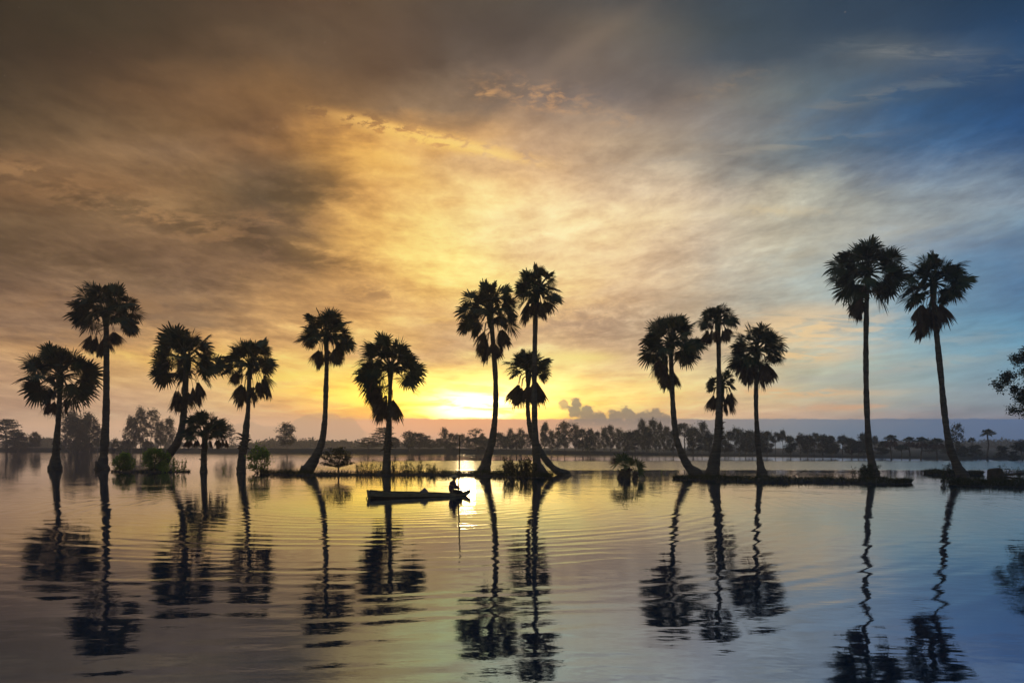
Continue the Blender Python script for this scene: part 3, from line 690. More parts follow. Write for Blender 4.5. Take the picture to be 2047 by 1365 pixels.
        mb.f.append(tuple(rows[0])); mb.f.append(tuple(reversed(rows[-1])))
        tag(mb.build(name, M['mud'], None, True), label, kind='structure')
        return top
    def blades(tops, seed, per, hmin, hmax, label, mat=M['grass']):
        rg_ = random.Random(seed); mb = MB()
        for top in tops:
            for (px, D, hh, dp), (qx, E, h2, d2) in zip(top, top[1:]):
                for k in range(per):
                    f = rg_.random(); a = rg_.uniform(.02, .95); DD = (D + (E - D) * f) + a * dp
                    p = W(px + (qx - px) * f, HY, DD); p.z = hh * max(0, math.sin(math.pi * a)) * .8
                    h = rg_.uniform(hmin, hmax) * (1.7 if rg_.random() < .05 else 1)
                    tilt = Vector((rg_.gauss(0, .35), rg_.gauss(0, .35), 1)) * h; s = Vector((rg_.uniform(-1, 1), rg_.uniform(-.4, .4), 0)).normalized() * .012
                    mid = p + tilt * .55; tip = p + tilt + Vector((tilt.x * .6, tilt.y * .6, -.25 * h * rg_.random()))
                    n = len(mb.v); mb.v += [tuple(p - s), tuple(p + s), tuple(mid + s * .7), tuple(mid - s * .7), tuple(tip)]
                    mb.f += [(n, n + 1, n + 2, n + 3), (n + 3, n + 2, n + 4)]
        tag(mb.build('grass', mat), label, kind='stuff')
    a = islet('mud_bank', [(222, 943, 4, 1.4), (270, 944, 6, 1.8), (330, 944, 7, 2), (380, 943, 2, 1.2)], 1, 'small mud bank under the green bushes')
    b_ = islet('mud_bank', [(520, 946, 4, 1.2), (570, 949, 8, 1.8), (640, 950, 8, 2), (760, 950, 8, 2), (880, 950, 8, 2.2), (960, 951, 9, 2.4), (1012, 952, 5, 1.6), (1060, 955, 5, 1.6), (1105, 955, 4, 1.4)], 2, 'narrow grassy strip between the palms behind the boat')
    c_ = islet('mud_bank', [(1345, 957, 6, 1.4), (1400, 960, 14, 2.2), (1460, 962, 11, 2.4), (1540, 964, 15, 2.6), (1640, 964, 12, 2.4), (1740, 967, 15, 2.8), (1800, 967, 10, 2.2), (1822, 965, 4, 1)], 3, 'long grassy islet under the right-hand palms')
    d_ = islet('mud_bank', [(1898, 968, 7, 1.2), (1930, 971, 15, 2.4), (1990, 972, 17, 3), (2060, 974, 18, 3), (2200, 976, 18, 3), (2330, 974, 10, 2)], 4, 'dark islet at the right edge carrying the stump')
    e_ = islet('mud_bank', [(1848, 946, 5, 1.0), (1868, 948, 11, 1.8), (1900, 949, 8, 1.6), (1945, 949, 5, 1.2), (1965, 948, 3, .8)], 5, 'small green mound behind the left-leaning dark palm')
    blades([a], 1, 9, .08, .3, 'short grass on the mud bank under the bushes')
    blades([b_], 2, 60, .10, .48, 'tall thin grass along the strip behind the boat')
    blades([c_], 3, 85, .06, .30, 'short dark grass on the long islet')
    blades([d_, e_], 4, 80, .06, .32, 'dark grass on the right-hand islets')
    # far wood in the mist
    def farwood(name, seed, pts, label):
        rg_ = random.Random(seed); mb = MB(); cur = catmull(pts, 110)
        for (px, top, D) in cur:
            h = CAMZ - (top - HY) / F * D - .3
            for k in range(9):
                f = rg_.random(); c = W(px + rg_.uniform(-6, 6), HY, D + rg_.uniform(-8, 8)); hh = h * rg_.uniform(.65, 1.12); c.z = .3 + hh * f * .9
                clump(mb, c, 1.9, 22, 1.5, .9, rg_)
        tag(mb.build(name, M['far_fol']), label, 'woodland', kind='stuff')
    farwood('woods', 1, [(-60, 878, 430), (60, 882, 430), (95, 875, 430), (130, 884, 430), (300, 882, 430), (500, 885, 430), (540, 881, 430), (575, 883, 430), (620, 879, 430), (650, 884, 430), (690, 883, 430), (740, 886, 430), (820, 884, 430), (900, 886, 430)], 'misty far-off wood on the horizon beyond the dyke')
    farwood('woods', 2, [(1600, 884, 400), (1750, 888, 395), (1790, 884, 395), (1830, 886, 390), (1860, 882, 390), (1900, 886, 390), (1990, 882, 380), (2047, 886, 360), (2110, 884, 350)], 'misty wood behind the small far palms at the right')
    # air
    hz = bpy.data.materials.new('haze'); hz.use_nodes = True; nt = hz.node_tree; nt.nodes.remove(nt.nodes['Principled BSDF'])
    v = nt.nodes.new('ShaderNodeVolumePrincipled'); v.inputs['Density'].default_value = HAZE; v.inputs['Color'].default_value = (.92, .93, 1, 1); v.inputs['Anisotropy'].default_value = .65
    nt.links.new(v.outputs[0], nt.nodes['Material Output'].inputs['Volume'])
    mb = MB(); e = 500.0; z0, z1 = -2.6, 21.5
    q = [mb.vert((sx * e, sy * e, zz)) for zz in (z0, z1) for sx, sy in ((-1, -1), (1, -1), (1, 1), (-1, 1))]
    mb.f += [(0, 3, 2, 1), (4, 5, 6, 7), (0, 1, 5, 4), (1, 2, 6, 5), (2, 3, 7, 6), (3, 0, 4, 7)]
    tag(mb.build('haze', hz), 'thin morning mist over the water', kind='stuff')
HAZE = .0011

# ------------------------------------------------------------------ boat, fisher and gear
BOAT = Vector((-283.0 / F * 26.8, 26.8, 0)); YAW = R(20)
def build_boat():
    t = thing('sampan', BOAT + Vector((-math.sin(YAW) * .28, math.cos(YAW) * .28, 0)), 'long weathered wooden rowing boat, raised square stern to the left, fisher in the bow', 'boat', None, YAW)
    L = 4.15
    def lerpT(T, f):
        for (a, b), (c, d) in zip(T, T[1:]):
            if f <= c: return b + (d - b) * (f - a) / (c - a)
        return T[-1][1]
    HB = [(0, .27), (.12, .305), (.5, .31), (.78, .225), (.9, .16), (.96, .12), (1, .085)]
    SH = [(0, .305), (.25, .25), (.5, .205), (.8, .14), (.9, .135), (.95, .18), (1, .265)]
    BT = [(0, -.02), (.12, -.05), (.3, -.07), (.8, -.07), (.9, -.06), (.95, -.03), (1, .11)]
    n = 40; side, bot, ins = MB(), MB(), MB(); rng = random.Random(4)
    S = []
    for i in range(n + 1):
        f = i / n; b, s, z = lerpT(HB, f), lerpT(SH, f), lerpT(BT, f); x = f * L; ch = s - (s - z) * .62
        w = rng.uniform(-.004, .004)
        S.append((x, b, s + w, z, ch))
    for k in (-1, 1):
        for (x0, b0, s0, z0, c0), (x1, b1, s1, z1, c1) in zip(S, S[1:]):
            side.quad((x0, k * b0, s0), (x1, k * b1, s1), (x1, k * b1 * .96, c1), (x0, k * b0 * .96, c0))
            side.quad((x0, k * (b0 - .028), s0), (x1, k * (b1 - .028), s1), (x1, k * b1, s1), (x0, k * b0, s0))
            bot.quad((x0, k * b0 * .955, c0), (x1, k * b1 * .955, c1), (x1, k * b1 * .6, z1), (x0, k * b0 * .6, z0))
            bot.quad((x0, k * b0 * .6, z0), (x1, k * b1 * .6, z1), (x1, 0, z1), (x0, 0, z0))
            ins.quad((x0, k * (b0 - .029), s0 - .004), (x1, k * (b1 - .029), s1 - .004), (x1, k * b1 * .55, z1 + .03), (x0, k * b0 * .55, z0 + .03))
            ins.quad((x0, k * b0 * .55, z0 + .03), (x1, k * b1 * .55, z1 + .03), (x1, 0, z1 + .03), (x0, 0, z0 + .03))
    x, b, s, z, c = S[-1]
    side.quad((x, -b, s), (x, b, s), (x + .02, b * .8, (s + z) / 2), (x + .02, -b * .8, (s + z) / 2)); side.quad((x + .02, -b * .8, (s + z) / 2), (x + .02, b * .8, (s + z) / 2), (x, b * .6, z), (x, -b * .6, z))
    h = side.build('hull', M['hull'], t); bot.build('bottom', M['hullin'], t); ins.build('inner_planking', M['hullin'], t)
    def box(mb, x0, x1, y0, y1, z0, z1):
        P = [(a, b, c) for c in (z0, z1) for (a, b) in ((x0, y0), (x1, y0), (x1, y1), (x0, y1))]
        n = len(mb.v); mb.v += P; mb.f += [tuple(n + q for q in f) for f in ((0, 3, 2, 1), (4, 5, 6, 7), (0, 1, 5, 4), (1, 2, 6, 5), (2, 3, 7, 6), (3, 0, 4, 7))]
    tr = MB(); x, b, s, z, c = S[0]
    # transom: board with a rounded worn top edge, slightly raked
    prof = [(-.62 * b, z), (.62 * b, z), (.96 * b, c), (1.0 * b, s + .01), (.55 * b, s + .035), (0, s + .02), (-.5 * b, s + .04), (-1.0 * b, s + .01), (-.96 * b, c)]
    fr = [tr.vert((-.035 - (zz - z) * .12, yy, zz)) for yy, zz in prof]; bk = [tr.vert((.015 - (zz - z) * .12, yy, zz)) for yy, zz in prof]
    tr.f.append(tuple(fr)); tr.f.append(tuple(reversed(bk)))
    for i in range(len(prof)): j = (i + 1) % len(prof); tr.f.append((fr[i], bk[i], bk[j], fr[j]))
    tr.build('transom', M['hull'], t)
    for f in (.10, .53):
        x, b, s, z, c = S[int(f * n)]; m = MB(); box(m, x - .1, x + .1, -b + .035, b - .035, s - .075, s - .045); m.build('thwart', M['hull'], t)
    m = MB()
    for a, e in zip(S[30:37], S[31:38]):
        m.quad((a[0], -a[1] + .03, a[2] - .08), (e[0], -e[1] + .03, e[2] - .08), (e[0], e[1] - .03, e[2] - .08), (a[0], a[1] - .03, a[2] - .08))
    m.build('bow_deck', M['hull'], t)
    m = MB(); m.tube([Vector((-.05, -.2, .12)), Vector((-.12, -.22, .09)), Vector((-.15, -.22, .02)), Vector((-.13, -.22, -.1))], [.014, .014, .016, .02], 6); m.build('rope', M['bark'], t)
    m = MB(); m.tube([Vector((-.01, -.24, .345)), Vector((.3, -.31, .31))], [.02, .016], 6); m.build('gunwale_cap', M['hull'], t)
    root = t.matrix_basis.copy() if False else Matrix.Translation(t.location) @ Matrix.Rotation(YAW, 4, 'Z')
    # cloth bundle on the middle thwart
    mb = MB(); rng = random.Random(8); pr = [(0, .24), (.05, .225), (.1, .17), (.15, .10), (.2, .035), (.21, .002)]; rings = []
    for zz, rr in pr:
        rings.append([mb.vert((math.cos(a) * rr * rng.uniform(.85, 1.15) * .8 - zz * -.12, math.sin(a) * rr * .7 * rng.uniform(.9, 1.1), zz)) for a in [2 * math.pi * k / 12 for k in range(12)]])
    for a, b in zip(rings, rings[1:]):
        for k in range(12): mb.f.append((a[k], a[(k + 1) % 12], b[(k + 1) % 12], b[k]))
    mb.f.append(tuple(reversed(rings[0])))
    o = mb.build('cloth_bundle', M['bundle'], None, True); o.matrix_world = root @ Matrix.Translation((.53 * L, 0, .166)); tag(o, 'peaked dark cloth bundle lying in the middle of the boat', 'bundle')
    build_person(root @ Matrix.Translation((3.40, 0, .065)))
    # pole standing in the mud behind the bow, rod in the hands
    D = 28.35; a = W(916.3, 985, D); b = W(919.5, 869, D); m = MB(); k = 9
    foot = a + (a - b) * .75; pts = [foot.lerp(b, i / k) + Vector((.008 * math.sin(i * 1.3), 0, 0)) for i in range(k + 1)]
    m.tube([p - foot for p in pts], [.040 - .015 * i / k for i in range(k + 1)], 8, True)
    o = m.build('bamboo_pole', M['bamboo'], None, True); o.location = foot; tag(o, 'tall upright bamboo pole standing in the water beside the fisher', 'pole')
    h = root @ Vector((3.40 + .42, .0, .065 + .245)); tip = W(962, 955.5, h.y + .25); m = MB()
    pts = [h.lerp(tip, i / 6) + Vector((0, 0, .02 * math.sin(math.pi * i / 6))) - h for i in range(7)]; pts.insert(0, (h - tip) * .12)
    m.tube(pts, [.011, .010, .009, .008, .007, .006, .005, .003], 6)
    o = m.build('fishing_rod', M['bamboo'], None, True); o.location = h; tag(o, 'thin fishing rod slanting up from the hands of the fisher', 'fishing rod')

def skin_obj(name, V, E, rad, mat, parent, root=0, lv=2):
    me = bpy.data.meshes.new(name); me.from_pydata([tuple(v) for v in V], E, []); me.materials.append(mat)
    o = link(name, me, parent); md = o.modifiers.new('skin', 'SKIN'); md.use_smooth_shade = True
    sv = me.skin_vertices[0].data
    for i, r in enumerate(rad): sv[i].radius = (r, r) if not isinstance(r, tuple) else r
    for i in range(len(V)): sv[i].use_root = (i == root)
    s = o.modifiers.new('smooth', 'SUBSURF'); s.levels = lv; s.render_levels = lv
    return o
def build_person(Mx):
    t = link('person', None); t.matrix_world = Mx
    tag(t, 'seated fisher in conical straw hat and purple shirt at the bow, holding a rod', 'person')
    V, E, Rd = [], [], []
    def add(p, r, par=None):
        V.append(Vector(p)); Rd.append(r); i = len(V) - 1
        if par is not None: E.append((par, i))
        return i
    pel = add((0, 0, .11), (.13, .11)); sp = add((-.06, 0, .26), (.125, .095), pel); ch = add((-.035, 0, .41), (.145, .10), sp); up = add((.03, 0, .51), (.10, .07), ch)
    nk = add((.055, 0, .575), .05, up); hb = add((.075, 0, .635), (.066, .07), nk); hm = add((.09, 0, .70), (.075, .088), hb); add((.088, 0, .765), (.055, .06), hm)
    for k in (-1, 1):
        sh = add((.02, k * .165, .485), .06, up); el = add((.14, k * .22, .27), .042, sh); wr = add((.36, k * .07, .235), .028, el)
        pa = add((.40, k * .045, .235), .030, wr)
        fl = (.062, .07, .066, .052)
        for q in range(4):
            kn = add((.43, k * (.04 + .0) , .262 - q * .019), .0095, pa); tip1 = add((.43 + .02, k * .012, .262 - q * .019), .0085, kn); add((.43 + .005 - .01 * q * .2, k * -.012, .258 - q * .019), .0075, tip1)
        th = add((.40, k * .015, .262), .010, pa); add((.425, k * .0, .275), .008, th)
        hp = add((.06, k * .10, .09), .085, pel); kn = add((.36, k * .20, .13), .058, hp); an = add((.20, k * .03, .045), .035, kn); ft = add((.29, k * -.05, .035), .03, an)
    skin_obj('body', V, E, Rd, M['skin'], t)
    # shirt and trousers follow the body a little outside it
    V2, E2, R2 = [], [], []
    def a2(p, r, par=None):
        V2.append(Vector(p)); R2.append(r); i = len(V2) - 1
        if par is not None: E2.append((par, i))
        return i
    p0 = a2((-.005, 0, .06), (.155, .13)); p1 = a2((-.065, 0, .26), (.15, .12), p0); p2 = a2((-.04, 0, .41), (.165, .125), p1); p3 = a2((.03, 0, .515), (.115, .085), p2); a2((.045, 0, .55), .07, p3)
    for k in (-1, 1):
        s = a2((.02, k * .17, .485), .078, p3); e = a2((.14, k * .225, .275), .06, s); a2((.31, k * .105, .24), .045, e)
    skin_obj('shirt', V2, E2, R2, M['shirt'], t)
    V2, E2, R2 = [], [], []
    q0 = a2((.0, 0, .095), (.145, .12))
    for k in (-1, 1):
        h = a2((.07, k * .10, .09), .10, q0); kn = a2((.365, k * .20, .13), .072, h); a2((.24, k * .06, .06), .05, kn)
    skin_obj('trousers', V2, E2, R2, M['trouser'], t)
    # face and hair
    for k in (-1, 1):
        mb = MB(); sphere(mb, Vector((.168, k * .032, .705)), .012, 8, 5); mb.build('eye', M['hair'], t, True)
        mb = MB(); sphere(mb, Vector((.085, k * .088, .695)), .02, 8, 5, (.7, .5, 1.4)); mb.build('ear', M['skin'], t, True)
    mb = MB(); sphere(mb, Vector((.180, 0, .685)), .017, 8, 5, (1, .8, 1.3)); mb.build('nose', M['skin'], t, True)
    mb = MB(); sphere(mb, Vector((.165, 0, .648)), .018, 8, 4, (.5, 1.2, .35)); mb.build('mouth', M['shirt'], t, True)
    mb = MB(); sphere(mb, Vector((.062, 0, .715)), .092, 14, 9, (.95, .95, 1.0)); mb.build('hair', M['hair'], t, True)
    # conical hat, tilted forward
    mb = MB(); seg = 28; prof = [(.225, .0), (.222, .012), (.15, .055), (.075, .105), (.02, .145), (.003, .152)]; rings = []
    rot = Matrix.Rotation(R(9), 3, 'Y')
    for r, z in prof: rings.append([mb.vert(rot @ Vector((math.cos(2 * math.pi * k / seg) * r, math.sin(2 * math.pi * k / seg) * r, z)) + Vector((.085, 0, .705))) for k in range(seg)])
    inn = [mb.vert(rot @ Vector((math.cos(2 * math.pi * k / seg) * .21, math.sin(2 * math.pi * k / seg) * .21, .004)) + Vector((.085, 0, .705))) for k in range(seg)]
    ap = mb.vert(rot @ Vector((0, 0, .13)) + Vector((.085, 0, .705)))
    for a, b in zip(rings, rings[1:]):
        for k in range(seg): mb.f.append((a[k], a[(k + 1) % seg], b[(k + 1) % seg], b[k]))
    for k in range(seg): mb.f.append((inn[k], inn[(k + 1) % seg], rings[0][(k + 1) % seg], rings[0][k])); mb.f.append((inn[(k + 1) % seg], inn[k], ap))
    mb.f.append(tuple(rings[-1]))
    mb.build('conical_hat', M['straw'], t)
def sphere(mb, c, r, seg=10, ring=6, sc_=(1, 1, 1)):
    rows = []
    for i in range(ring + 1):
        a = math.pi * i / ring - math.pi / 2
        rows.append([mb.vert(c + Vector((math.cos(2 * math.pi * k / seg) * math.cos(a) * r * sc_[0], math.sin(2 * math.pi * k / seg) * math.cos(a) * r * sc_[1], math.sin(a) * r * sc_[2]))) for k in range(seg)])
    for a, b in zip(rows, rows[1:]):
        for k in range(seg): mb.f.append((a[k], a[(k + 1) % seg], b[(k + 1) % seg], b[k]))

# ------------------------------------------------------------------ sky
SUNPX, SUNPY = 932.0, 806.0
SUN_AZ = math.atan((SUNPX - CX) / F); SUN_EL = math.atan((HY - SUNPY) / F * math.cos(SUN_AZ))
COLS = [0, 200, 400, 600, 760, 900, 1050, 1200, 1400, 1600, 1800, 2047]
# colours of the cloud deck by elevation (rows) and bearing (columns)
ROWS = [
 (0,   [(56,50,38),(64,57,44),(72,62,48),(84,70,54),(88,76,60),(84,76,64),(82,78,70),(76,76,74),(62,70,78),(54,68,84),(46,64,86),(34,58,86)]),
 (60,  [(57,50,38),(66,58,44),(74,63,48),(88,75,58),(92,78,62),(86,77,66),(84,78,70),(94,89,80),(70,78,84),(58,72,88),(52,70,92),(38,64,96)]),
 (120, [(60,52,40),(74,62,47),(84,70,52),(98,82,62),(96,80,62),(90,80,68),(100,92,82),(104,98,90),(80,86,92),(70,82,96),(84,94,106),(46,74,108)]),
 (200, [(74,63,47),(88,72,52),(108,86,60),(116,92,62),(122,102,76),(128,112,90),(124,112,98),(112,106,100),(120,114,108),(100,108,114),(66,88,114),(36,66,106)]),
 (255, [(86,72,52),(100,83,60),(112,90,62),(116,90,60),(172,132,78),(190,152,98),(168,144,112),(146,132,114),(132,126,120),(100,108,118),(62,88,120),(42,74,116)]),
 (300, [(96,80,58),(112,92,66),(124,102,74),(144,112,70),(214,168,94),(200,166,114),(190,162,124),(166,148,122),(136,130,122),(98,110,122),(70,96,128),(66,92,128)]),
 (350, [(112,90,64),(118,96,68),(122,100,70),(118,97,67),(210,166,94),(226,188,122),(220,186,134),(184,164,134),(150,142,130),(116,122,128),(104,118,138),(106,124,146)]),
 (400, [(108,86,60),(114,90,62),(116,95,66),(108,90,62),(220,174,102),(236,196,126),(236,200,142),(206,182,144),(174,160,142),(160,156,146),(138,144,148),(118,132,150)]),
 (450, [(96,80,58),(112,92,66),(112,92,64),(118,96,66),(224,180,104),(240,204,130),(236,204,146),(224,196,148),(190,174,150),(172,166,152),(148,152,154),(112,132,152)]),
 (500, [(92,76,56),(106,87,64),(112,91,66),(126,102,70),(216,174,100),(242,206,130),(238,204,146),(222,192,146),(190,172,148),(170,166,154),(130,142,156),(94,120,150)]),
 (560, [(104,86,66),(110,91,69),(120,99,74),(142,114,76),(196,156,92),(246,202,118),(240,202,130),(216,184,138),(190,174,150),(162,166,162),(120,142,162),(84,116,150)]),
 (610, [(118,97,74),(118,97,74),(128,106,78),(160,128,84),(186,148,94),(214,172,108),(224,186,126),(196,168,130),(180,166,144),(164,170,166),(126,150,168),(90,124,156)]),
 (650, [(128,106,82),(130,108,82),(142,118,86),(180,144,92),(210,168,104),(194,160,112),(184,156,118),(176,152,122),(174,158,134),(188,176,156),(134,160,174),(94,136,168)]),
 (690, [(160,130,92),(186,148,96),(208,166,104),(206,166,106),(216,174,108),(190,158,114),(204,174,124),(190,164,128),(180,162,134),(196,180,152),(148,170,178),(100,142,170)]),
 (720, [(174,144,106),(206,166,106),(230,182,98),(226,182,106),(204,168,118),(200,168,116),(246,216,138),(208,178,132),(190,170,140),(186,182,160),(150,172,176),(110,146,170)]),
 (750, [(176,146,112),(206,170,116),(216,176,116),(238,194,108),(250,212,112),(255,230,130),(255,232,140),(244,212,138),(226,202,150),(184,184,164),(152,170,172),(122,150,170)]),
 (780, [(178,150,118),(202,168,126),(208,172,124),(234,190,108),(252,214,90),(255,236,128),(255,240,150),(250,218,132),(236,206,146),(196,186,160),(162,170,168),(130,150,168)]),
 (806, [(184,154,124),(200,167,132),(206,172,128),(222,178,118),(250,204,84),(255,232,110),(255,234,128),(248,208,124),(232,196,144),(204,184,156),(160,164,164),(134,148,162)]),
 (830, [(188,160,132),(197,168,136),(202,170,136),(212,166,122),(236,172,98),(255,206,76),(255,208,94),(242,190,112),(228,182,142),(206,172,150),(164,154,156),(134,136,152)]),
]
LOW = [
 (836, [(196,166,138),(204,172,140),(212,178,144),(214,176,140),(226,172,128),(230,168,118),(224,168,126),(190,158,132),(146,138,136),(124,132,144),(92,114,142),(72,104,146)]),
 (862, [(192,165,142),(200,171,144),(208,176,146),(206,172,141),(214,170,136),(216,166,130),(208,164,132),(172,149,131),(134,133,133),(108,125,142),(84,111,142),(68,99,140)]),
 (890, [(182,161,143),(190,167,146),(198,172,149),(200,170,148),(196,168,145),(190,162,142),(180,156,138),(162,148,136),(134,135,134),(104,120,134),(80,107,138),(64,95,136)]),
]
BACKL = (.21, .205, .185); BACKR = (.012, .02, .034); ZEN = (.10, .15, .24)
GAIN = 1.11
def build_world():
    w = bpy.data.worlds.new('World'); sc.world = w; w.use_nodes = True; nt = w.node_tree; nt.nodes.clear()
    tc = nt.nodes.new('ShaderNodeTexCoord'); x, y, z = SEP(nt, Sock(nt, tc.outputs['Generated']))
    rr = MA(nt, 'SQRT', x * x + y * y); ay = MA(nt, 'MAXIMUM', MA(nt, 'ABSOLUTE', y), rr * .5)
    U = x / ay; V = MA(nt, 'MAXIMUM', z, 0.0) / ay; V = MA(nt, 'MINIMUM', V, 1.6)
    px = U * F + CX; py = HY - V * F
    ve = V + .17
    cx = U / ve; cy = 1.0 / ve + MA(nt, 'SQRT', cx * cx + .08) * .16; cys = cy + MA(nt, 'SQRT', cx * cx + .08) * .10
    # cloud plane coordinates: streaks run towards the sun and flatten near the horizon
    n1 = NOISE(nt, XYZ(nt, cx * .8, cy * .62, 0.0), 2.3, 5, .52, .2, True)
    a, b, c = SEP(nt, n1)
    dens = MR(nt, V, .02, .30, .25, 1.0)
    wx = (a - .5) * 190.0 * MR(nt, V, 0.0, .2, .5, 1.0); wy = (b - .5) * 140.0 * dens
    fine = NOISE(nt, XYZ(nt, cx * .62 + cy * .10, cy * .75, 4.0), 8.0, 8, .60, .25)
    tex0 = NOISE(nt, XYZ(nt, cx * .8, cy * .8, 31.0), 18.0, 5, .6, .2)
    pxw = px + wx + (fine - .5) * 120.0 + (tex0 - .5) * 40.0; pyw = py + wy + (fine - .5) * 70.0 * dens + (tex0 - .5) * 26.0 * dens
    f = MR(nt, pxw, -200.0, 2247.0, 0.0, 1.0, 'LINEAR')
    def row(cols):
        return RAMP(nt, f, [((p + 200) / 2447, lin(q)) for p, q in zip(COLS, cols)], 'CARDINAL')
    def stack(rows, pv):
        c = row(rows[0][1]); p0 = rows[0][0]
        for p, cols in rows[1:]:
            c = MIX(nt, MR(nt, pv, float(p0), float(p), 0.0, 1.0, 'LINEAR'), c, row(cols)); p0 = p
        return c
    hi = stack(ROWS, pyw)
    # mottling of the cloud sheet: dark undersides and lit rags
    mid = NOISE(nt, XYZ(nt, cx * .7 + 3.0, cy * .75, 9.0), 4.2, 6, .56, .25)
    k = (mid - .5) * MR(nt, py, 100.0, 420.0, .35, 1.0) + (fine - .5) * MR(nt, py, 100.0, 380.0, .25, .72) * MR(nt, py, 640.0, 760.0, 1.0, .55)
    fil = NOISE(nt, XYZ(nt, cx * .8, cys * .85, 12.0), 5.0, 9, .64, .3)
    rid = MA(nt, 'SUBTRACT', 1.0, MA(nt, 'ABSOLUTE', fil * 2.0 - 1.0))
    tex = NOISE(nt, XYZ(nt, cx * .9, cy * .8, 21.0), 21.0, 6, .62, .2)
    k = (k + (tex - .5) * MR(nt, py, 120.0, 360.0, .12, .42) * MR(nt, py, 660.0, 780.0, 1.0, .4) + (rid - .80) * MR(nt, py, 60.0, 420.0, .22, .62) * MR(nt, py, 660.0, 780.0, 1.0, .6)) * MR(nt, px, 1380.0, 1760.0, 1.0, MR(nt, py, 380.0, 520.0, .9, .5))
    hi = MIX(nt, 1.0, hi, XYZ(nt, MA(nt, 'EXPONENT', k * 1.2 + .06), MA(nt, 'EXPONENT', k * 1.25 + .06), MA(nt, 'EXPONENT', k * 1.15 + .06)), 'MULTIPLY')
    def blob(cx_, cy_, rx, ry, ang=0.0):
        ca, sa = math.cos(R(ang)), math.sin(R(ang)); dx, dy = px - cx_, py - cy_
        e = (dx * ca + dy * sa) / rx; g = (dy * ca - dx * sa) / ry
        return MA(nt, 'EXPONENT', MA(nt, 'MULTIPLY', e * e + g * g, -1.0))
    puff = NOISE(nt, XYZ(nt, px * .01, py * .02, 0.0), 2.6, 6, .65, .3)
    rag = MR(nt, puff, .42, .68)
    wisp = NOISE(nt, XYZ(nt, px * .0035, py * .022, 2.0), 2.2, 6, .62, .7)
    wis = MR(nt, wisp, .40, .72)
    wis2 = MR(nt, wisp, .41, .55)
    def addc(hi, mask, col, s): return MIX(nt, mask * s, hi, lin(col))
    hi = addc(hi, blob(1075, 192, 95, 26, 12) * rag, (206, 164, 112), .75)
    hi = addc(hi, blob(965, 188, 30, 9) * rag, (206, 164, 108), .7)
    hi = addc(hi, blob(1238, 242, 50, 20) * rag, (176, 152, 122), .6)
    hi = addc(hi, blob(880, 282, 150, 14, 11) * MR(nt, puff, .40, .52), (250, 204, 112), .95)
    hi = addc(hi, blob(770, 252, 100, 10, 13) * MR(nt, puff, .42, .54), (240, 192, 108), .85)
    hi = addc(hi, blob(965, 300, 90, 6, 15) * MR(nt, puff, .3, .5), (246, 204, 126), .8)
    hi = addc(hi, blob(1760, 740, 230, 13, -7) * wis2, (178, 176, 170), .6)
    hi = addc(hi, blob(1850, 690, 180, 10, -8) * wis2, (160, 172, 178), .5)
    hi = addc(hi, blob(1500, 300, 200, 9, -7) * wis2, (150, 146, 138), .6)
    hi = addc(hi, blob(1650, 215, 220, 12, -14) * wis2, (122, 124, 126), .6)
    hi = addc(hi, blob(1900, 165, 200, 12, -12) * wis2, (92, 108, 126), .6)
    hi = addc(hi, blob(745, 300, 90, 50, 20) * wis, (236, 184, 96), .55)
    hi = addc(hi, blob(1530, 421, 110, 11, 1) * MR(nt, puff, .3, .6), (204, 188, 158), .75)
    hi = addc(hi, blob(1830, 104, 150, 16, 4) * wis, (124, 128, 132), .8)
    hi = addc(hi, blob(1140, 110, 150, 20, -34), (122, 112, 98), .55)
    hi = addc(hi, blob(1440, 175, 90, 16, -20) * rag, (140, 126, 110), .55)
    hi = addc(hi, blob(1610, 660, 150, 36, -3) * wis2, (240, 204, 160), 1.0)
    hi = addc(hi, blob(1590, 708, 90, 20) * wis2, (240, 200, 150), .95)
    hi = addc(hi, blob(1560, 785, 170, 10) * wis2, (240, 190, 140), .95)
    hi = addc(hi, blob(1690, 814, 130, 8) * wis2, (228, 176, 140), .85)
    hi = addc(hi, blob(1150, 715, 80, 11), (255, 228, 140), .9)
    hi = addc(hi, blob(1200, 640, 190, 42) * MR(nt, puff, .40, .62), (160, 138, 112), .7)
    hi = addc(hi, blob(860, 640, 110, 16, -4) * wis, (252, 208, 124), .8)
    hi = addc(hi, blob(640, 760, 180, 24) * wis, (255, 222, 110), .8)
    hi = addc(hi, blob(320, 710, 150, 14) * wis, (250, 208, 116), .85)
    hi = addc(hi, blob(735, 585, 75, 18, 6) * MR(nt, puff, .35, .6), (152, 122, 82), .8)
    hi = addc(hi, blob(570, 385, 120, 30, 4) * MR(nt, puff, .3, .65), (92, 77, 54), .45)
    hi = addc(hi, blob(440, 470, 120, 22, 10) * MR(nt, puff, .35, .65), (92, 76, 52), .5)
    pm = NOISE(nt, XYZ(nt, px * .0045, py * .013, 14.0), 2.4, 8, .62, .25)
    mass = MR(nt, pm, .43, .60); lit = MR(nt, pm, .56, .42)
    for (a_, b_, ra, rb, an, sg) in [(590, 385, 130, 44, 4, .62), (470, 470, 170, 34, 10, .6), (180, 400, 190, 30, 8, .5), (110, 510, 180, 34, 4, .5), (640, 520, 120, 30, 8, .45), (380, 560, 220, 30, 3, .4)]:
        hi = addc(hi, blob(a_, b_, ra, rb, an) * mass, (84, 70, 49), sg)
    for (a_, b_, ra, rb, an, sg) in [(330, 440, 190, 26, 12, .6), (60, 345, 120, 24, 6, .6), (560, 440, 110, 18, 6, .5), (250, 610, 260, 24, 2, .4)]:
        hi = addc(hi, blob(a_, b_, ra, rb, an) * lit, (160, 128, 86), sg)
    hi = addc(hi, blob(80, 345, 110, 20, 5) * wis, (132, 108, 76), .6)
    hi = POWC(nt, hi, 1.05, 1.0)
